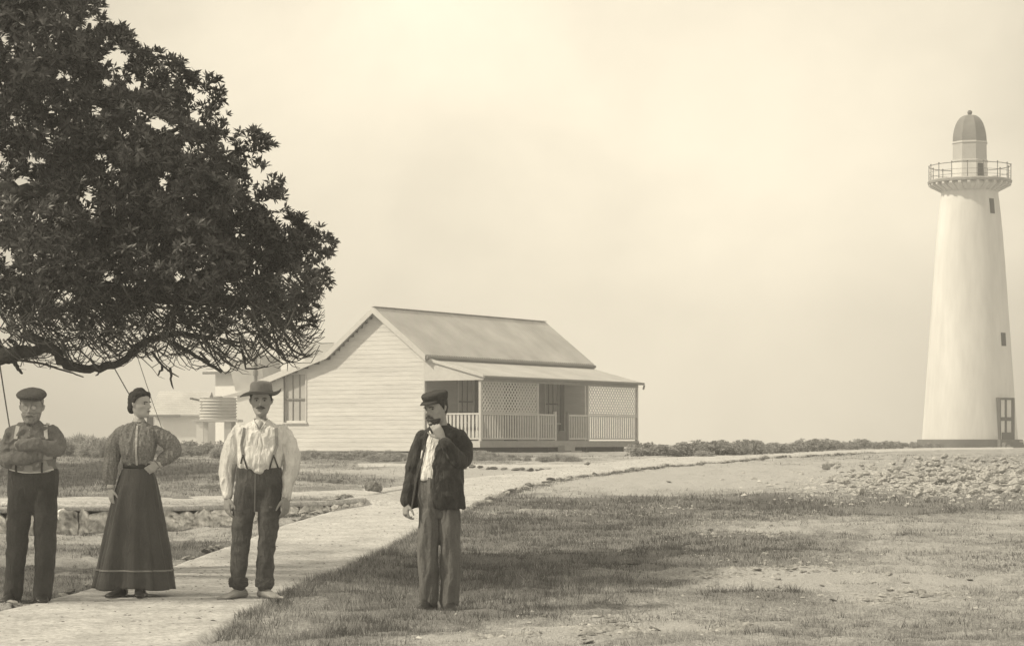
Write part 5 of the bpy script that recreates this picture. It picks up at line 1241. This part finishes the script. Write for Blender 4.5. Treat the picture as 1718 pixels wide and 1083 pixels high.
# --- the woman
def woman():
    f = Fig(230, 1002, 'woman in long dark skirt and puff-sleeved blouse, one hand on her hip'); f.dark = True; S = f.s
    rows = [(711, 232, 10, 9, 0), (717, 232, 22, 13, 1), (723, 232, 31, 16, 1), (736, 232, 32, 19, -1), (750, 231, 31, 22, -3), (764, 231, 28, 21, -3), (776, 231, 25, 18, -1), (785, 231, 22.5, 15.5, 0)]
    b = MB(); T = f.headgrid((236, 682, -2), 45*S, R(58), R(0)); f.head(b)
    f.limb(b, [(232, 695, 2, 7.6), (232, 706, 2, 7.8), (232, 718, 3, 9)]); f.torso(b, rows, grow=-4); f.limb(b, [(231, 785, 0, 17), (230, 820, 0, 22), (230, 850, 0, 22)])
    f.limb(b, [(204, 726, 1, 7), (190, 772, 2, 6), (187, 820, -5, 4.3)]); f.limb(b, [(260, 726, 1, 7), (294, 758, 4, 6), (267, 783, -8, 4.3)])
    f.hand(b, f.P(187, 823, -6), (.08, -.1, -1), (.6, .6, 0), (.6, -.8, 0), (.2, .3, .25), .9); f.hand(b, f.P(266, 782, -9), (-.75, -.35, -.5), (0, .8, -.3), (-.3, 0, .9), (.5, .5, .3), .88, .9)
    f.limb(b, [(218, 850, 0, 13), (210, 925, 0, 9), (205, 990, 0, 6)]); f.limb(b, [(242, 850, 0, 13), (240, 925, 0, 9), (238, 990, 0, 6)]); f.foot(b, f.P(205, 995, 0), (-.3, -1), .19, .8, False); f.foot(b, f.P(238, 995, 0), (.2, -1), .19, .8, False)
    f.body(b, M['skin_fair']); f.eyes()
    def bun(mb):
        mb.ball(T(0, .44, -.12), .17*f.h, 14, 10, (1, 1, 1.3))
        for i, t in enumerate(np.linspace(-1.5, 1.5, 9)): mb.ball(T(.30*math.sin(t), -.30*math.cos(t)+.02, .40-.03*abs(t)), .105*f.h, 10, 8)
        mb.ball(T(0, .05, .5), .2*f.h, 12, 8, (1.2, 1.2, .7))
    f.hair(M['hair'], .36, .05, -.3, .06, bun)
    g = MB(); f.torso(g, rows)
    f.limb(g, [(207, 726, 1, 9.5), (197, 738, 1, 12), (191, 754, 2, 13), (187, 775, 2, 12.5), (184, 795, -1, 12), (185, 808, -3, 10), (187, 817, -5, 6.5)])
    f.limb(g, [(258, 726, 1, 9.5), (270, 735, 1, 12.5), (284, 746, 3, 14), (291, 757, 4, 12.5), (284, 767, 0, 12), (275, 774, -4, 10), (269, 779, -7, 7)])
    bl = f.garment(g, 'blouse', M['blouse'], .007, 2, .011, (24, 24, 6), 9)
    for c, r_ in (((187, 819, -5.5), 6.6), ((267.5, 781, -8), 7)):
        k = MB(); p = f.P(*c); dv = Vector((0, 0, -1)) if c[0] < 200 else Vector((-.7, -.35, -.45)); k.tube([p-dv*.016, p-dv*.006, p+dv*.006, p+dv*.014], [r_*S*.95, r_*S*1.05, r_*S, r_*S*1.08], 18); k.build('cuff', M['lace'], bl, True)
    k = MB(); 
    for py, r_ in ((709, 9.6), (714, 11.5)): k.tube([f.P(232+r_*math.cos(t), py-1.2*math.sin(t*6)*.5+1.5*(-math.sin(t)), r_*.95*math.sin(t)+1) for t in np.linspace(0, 2*math.pi, 41)], 1.5*S, 6)
    k.tube([f.P(232, 700, 2), f.P(232, 716, 2)], [8.6*S, 10.2*S], 20); k.build('collar', M['lace'], bl, True)
    pts = [f.front(rows, 232.5, y, 1.4) for y in np.linspace(717, 783, 14)]; pl = f.band(pts, 3.4*S, .005, 'placket', M['lace'], bl)
    for y in (724, 735, 746, 757, 768): k = MB(); k.ball(f.front(rows, 232.5, y, 2.8), .9*S, 8, 6); k.build('button', M['button'], bl, True)
    sk = MB(); rs = []; R_ = [(783, 231, 22, 15.5, 0), (790, 231, 25, 18, 0), (805, 231, 31, 22, 1), (830, 230, 37, 27, 2), (870, 229, 45, 33, 3), (920, 229, 54, 40, 4), (960, 229, 60, 45, 4), (990, 229, 64, 48, 4)]
    def ring(py, cx, rx, ry, dep, g_=0, n=160):
        e = min(1, max(0, (py-786)/200)); out = []
        for t in np.linspace(0, 2*math.pi, n+1)[:-1]:
            m = 1+e*(.34*noise.noise(Vector((math.cos(t)*2.6, math.sin(t)*2.6, 1+py*.004)))+.05*math.sin(8*t+.6+e)+.03*math.sin(17*t+1.9+.6*e)+.06*noise.noise(Vector((math.cos(t)*9, math.sin(t)*9, 3))))-e*.01+.012*noise.noise(Vector((math.cos(t)*3, math.sin(t)*3, py*.03)))
            out.append(f.P(cx+(rx+g_)*m*math.cos(t), py+(2.0*math.sin(t*5)*e if py > 985 else 0), dep+(ry+g_)*m*math.sin(t)))
        return out
    sp = spline(R_, 6); rs = [ring(*a) for a in sp]+[ring(*(sp[-1]+np.array([.0, 0, -3, -3, 0])))]+[ring(980, 229, 55, 40, 4)]
    sk.rings(rs); skirt = link('skirt', sk.mesh('skirt'), f.root, M['skirt'], True); 
    tb = MB(); i = [np.array([p, 229, np.interp(p, [960, 990], [60, 64]), np.interp(p, [960, 990], [45, 48]), 4.]) for p in (957.5, 960.5)]
    tb.rings([ring(*i[0], g_=.25), ring(*i[0], g_=.8), ring(*i[1], g_=.9), ring(*i[1], g_=.3)], cap=False); tb.build('trim_band', M['brace'], skirt, True)
    bt = MB(); bt.rings([[f.P(231+r_*math.cos(t), y+(1.6*-math.sin(t)), r_*.72*math.sin(t)) for t in np.linspace(0, 2*math.pi, 41)[:-1]] for y, r_ in ((779.5, 23.5), (780, 25.2), (787.5, 25), (788, 23.5))]); bt.build('belt', M['leather'], f.root, True)
    for x, y0, dx in ((205, 3, -.5), (238, 3, .2)):
        k = MB(); f.foot(k, f.P(x, 1000, -32), (dx, -1), .22, .85, False); k.tube([f.P(x, 998, -32), f.P(x+2, 984, -14)], 6*S, 12); link('shoe', fuse(k, .006, 2, 'shoe'), f.root, M['leather'], True)
woman()
# --- the man in the open jacket
def man_jacket():
    f = Fig(737, 1020, 'man in dark cap and open dark jacket on the grass, hand at his chin'); f.dark = True; S = f.s
    rows = [(709, 740, 14, 12, 2), (716, 742, 26, 17, 2), (724, 743, 37, 21, 2), (745, 742, 38, 23, 1), (775, 738, 38, 27, 0), (800, 736, 41, 29, 0), (830, 734, 44, 31, 0), (848, 734, 46, 32, 0)]
    inner = [(712, 739, 12, 10, 2), (716, 740, 20, 14, 2), (722, 741, 30, 18, 2), (745, 739, 32, 20, 1), (775, 735, 32, 22, 0), (792, 734, 33, 22, 0), (800, 734, 33, 22, 0)]
    b = MB(); T = f.headgrid((731, 680.5, -6), 53*S, R(-36), R(9), R(-3)); f.head(b)
    f.limb(b, [(738, 690, 2, 10), (740, 704, 2, 10), (741, 716, 3, 12)]); f.torso(b, inner, grow=-4); f.limb(b, [(734, 800, 2, 15), (735, 838, 2, 12)])
    f.limb(b, [(712, 728, 2, 9), (693, 782, 4, 7), (682, 834, -4, 5.2)]); f.limb(b, [(772, 730, 2, 9), (778, 772, -6, 7), (744, 734, -34, 5.2)])
    f.hand(b, f.P(681.5, 838, -5), (-.02, -.15, -1), (.7, .5, 0), (.5, -.85, 0), (.55, .7, .5), .97); f.hand(b, f.P(743, 729, -35), (-.6, -.02, 1), (-.3, .9, .2), (-.8, 0, -.5), (.5, .8, .7), .95, .9)
    f.limb(b, [(719, 850, 0, 14), (717, 925, 0, 9), (721, 1004, 0, 7)]); f.limb(b, [(753, 850, 0, 14), (754, 925, 0, 9), (755, 1004, 0, 7)]); f.foot(b, f.P(720, 1010, 0), (-.5, -1), .22, .9, False); f.foot(b, f.P(755, 1010, 0), (.1, -1), .22, .9, False)
    f.body(b, M['skin']); f.eyes()
    mu = MB(); mu.tube([T(-.15, -.36, -.26), T(-.07, -.42, -.205), T(0, -.435, -.19), T(.07, -.42, -.205), T(.15, -.36, -.26)], [.018*f.h, .036*f.h, .034*f.h, .036*f.h, .018*f.h], 8); mu.build('moustache', M['moustache'], f.root, True)
    f.hair(M['hair'], .32, -.08, -.3, .03); short_beard(f, -.29, M['moustache'], .018, -.51)
    g = MB(); f.torso(g, inner); sh = f.garment(g, 'shirt', M['shirt_white'], .007, 3, .008, (20, 20, 6), 12)
    # jacket body: a shell open down the front
    OP = [(709, 726, 742), (716, 720, 741), (730, 716, 739), (745, 714, 733), (775, 707, 727), (800, 700, 727), (830, 695, 727), (848, 692, 728)]
    jk = MB(); rs = []
    for a in spline(rows, 4):
        py, cx, rx, ry, dep = a; lo = float(np.interp(py, [o[0] for o in OP], [o[1] for o in OP])); hi = float(np.interp(py, [o[0] for o in OP], [o[2] for o in OP]))
        ta = -math.pi/2+math.asin(max(-.98, min(.98, (hi-cx)/rx))); tb = -math.pi/2+math.asin(max(-.98, min(.98, (lo-cx)/rx)))+2*math.pi
        ts = np.linspace(ta, tb, 60); rs.append([f.P(cx+rx*math.cos(t), py, dep+ry*math.sin(t)) for t in ts]+[f.P(cx+(rx-3)*math.cos(t), py, dep+(ry-3)*math.sin(t)) for t in ts[::-1]])
    jk.rings(rs)
    f.limb(jk, [(710, 728, 2, 12), (702, 748, 3, 12.5), (694, 775, 4, 12), (689, 800, 1, 11), (684, 822, -3, 9.5), (682, 836, -5, 8.5)])
    f.limb(jk, [(773, 729, 2, 13), (778, 748, 0, 14), (777, 766, -6, 13.5), (768, 765, -18, 12.5), (757, 748, -29, 11), (748, 735, -33, 9.5)])
    j = f.garment(jk, 'jacket', M['jacket'], .0075, 3, .015, (10, 10, 7), 14)
    c = MB(); c.tube([f.P(726, 722, -17), f.P(722, 712, -12), f.P(730, 706, 0), f.P(742, 704, 10), f.P(753, 707, 2), f.P(750, 714, -12), f.P(742, 728, -20)], [2*S, 3.2*S, 3.4*S, 3.4*S, 3.4*S, 3.6*S, 2.2*S], 10, .6); me = fuse(c, .005, 2, 'collar'); link('collar', me, j, M['jacket'], True)
    for px, top in (((lambda y: float(np.interp(y, [o[0] for o in OP], [o[2] for o in OP]))+1.5), 0), ((lambda y: float(np.interp(y, [o[0] for o in OP], [o[1] for o in OP]))-1.5), 1)):
        f.band([f.front(rows, px(y), y, .9) for y in np.linspace(742, 846, 16)], 2.2*S, .006, 'facing', M['trouser_pale'] if top else M['jacket'], j)
    t = MB(); leg_set(f, t, [(720, 850, 0, 17), (718, 890, 0, 18), (717, 930, -1, 17), (719, 965, 0, 15.5), (720, 1000, 0, 14.5)], [(753, 850, 0, 17), (754, 890, 0, 17), (755, 930, -1, 16), (755, 965, 0, 15.5), (755, 1006, 0, 15)], [(789, 734, 32, 21, 0), (800, 734, 33, 21, 0), (830, 735, 34, 20, 0), (848, 736, 33, 17, 0), (862, 736, 26, 13, 0)])
    tr = f.garment(t, 'trousers', M['trouser_pale'], .007, 3, .015, (13, 13, 3.2), 16)
    for x, dx in ((720, -.5), (755, .15)):
        k = MB(); k.tube([f.P(x, 996, 0), f.P(x, 1012, 0)], [8.5*S, 8.8*S], 14); k.build('sock', M['brace'], f.root, True)
        k = MB(); f.foot(k, f.P(x, 1010, 0), (dx, -1), .265, 1.05, False); link('boot', fuse(k, .006, 2, 'boot'), f.root, M['leather'], True)
    cp = MB(); rs = []
    for z, r_ in ((.25, .365), (.30, .375), (.38, .40), (.46, .41), (.52, .36), (.55, .2), (.555, .06)): rs.append([T(r_*math.cos(t), .05+r_*1.15*math.sin(t), z+.03*math.sin(t)*(z > .3)) for t in np.linspace(0, 2*math.pi, 37)[:-1]])
    cp.rings(rs); me = fuse(cp, .006, 3, 'cap'); wrinkle(me, .003, (22, 22, 22), 18, False); cap = link('cap', me, f.root, M['cap_dark'], True)
    pk = MB(); rs = []
    for u in np.linspace(-1, 1, 17):
        x = .33*u; o = .27*(1-u*u)**.5; y0 = -.36*(1-(u*.85)**2)**.5+.02; rs.append([T(x, y0, .28), T(x, y0-o*.6, .255), T(x, y0-o, .20), T(x, y0-o, .185), T(x, y0-o*.6, .235), T(x, y0, .25)])
    pk.rings(rs); pk.build('peak', M['cap_dark'], cap, True)
man_jacket()
#@@HAZE
def haze():
    mb = MB(); mb.box((-620, -60, -12), (620, 440, 26)); m = bpy.data.materials.new('sea_haze'); m.use_nodes = True; nt = m.node_tree
    nt.nodes.remove(nt.nodes['Principled BSDF']); pv = nt.nodes.new('ShaderNodeVolumePrincipled'); pv.inputs['Density'].default_value = .0026
    pv.inputs['Color'].default_value = (.97, .97, .97, 1); pv.inputs['Anisotropy'].default_value = .1
    nt.links.new(pv.outputs[0], nt.nodes['Material Output'].inputs['Volume'])
    o = mb.build('haze', m); tag(o, kind='stuff')
haze()
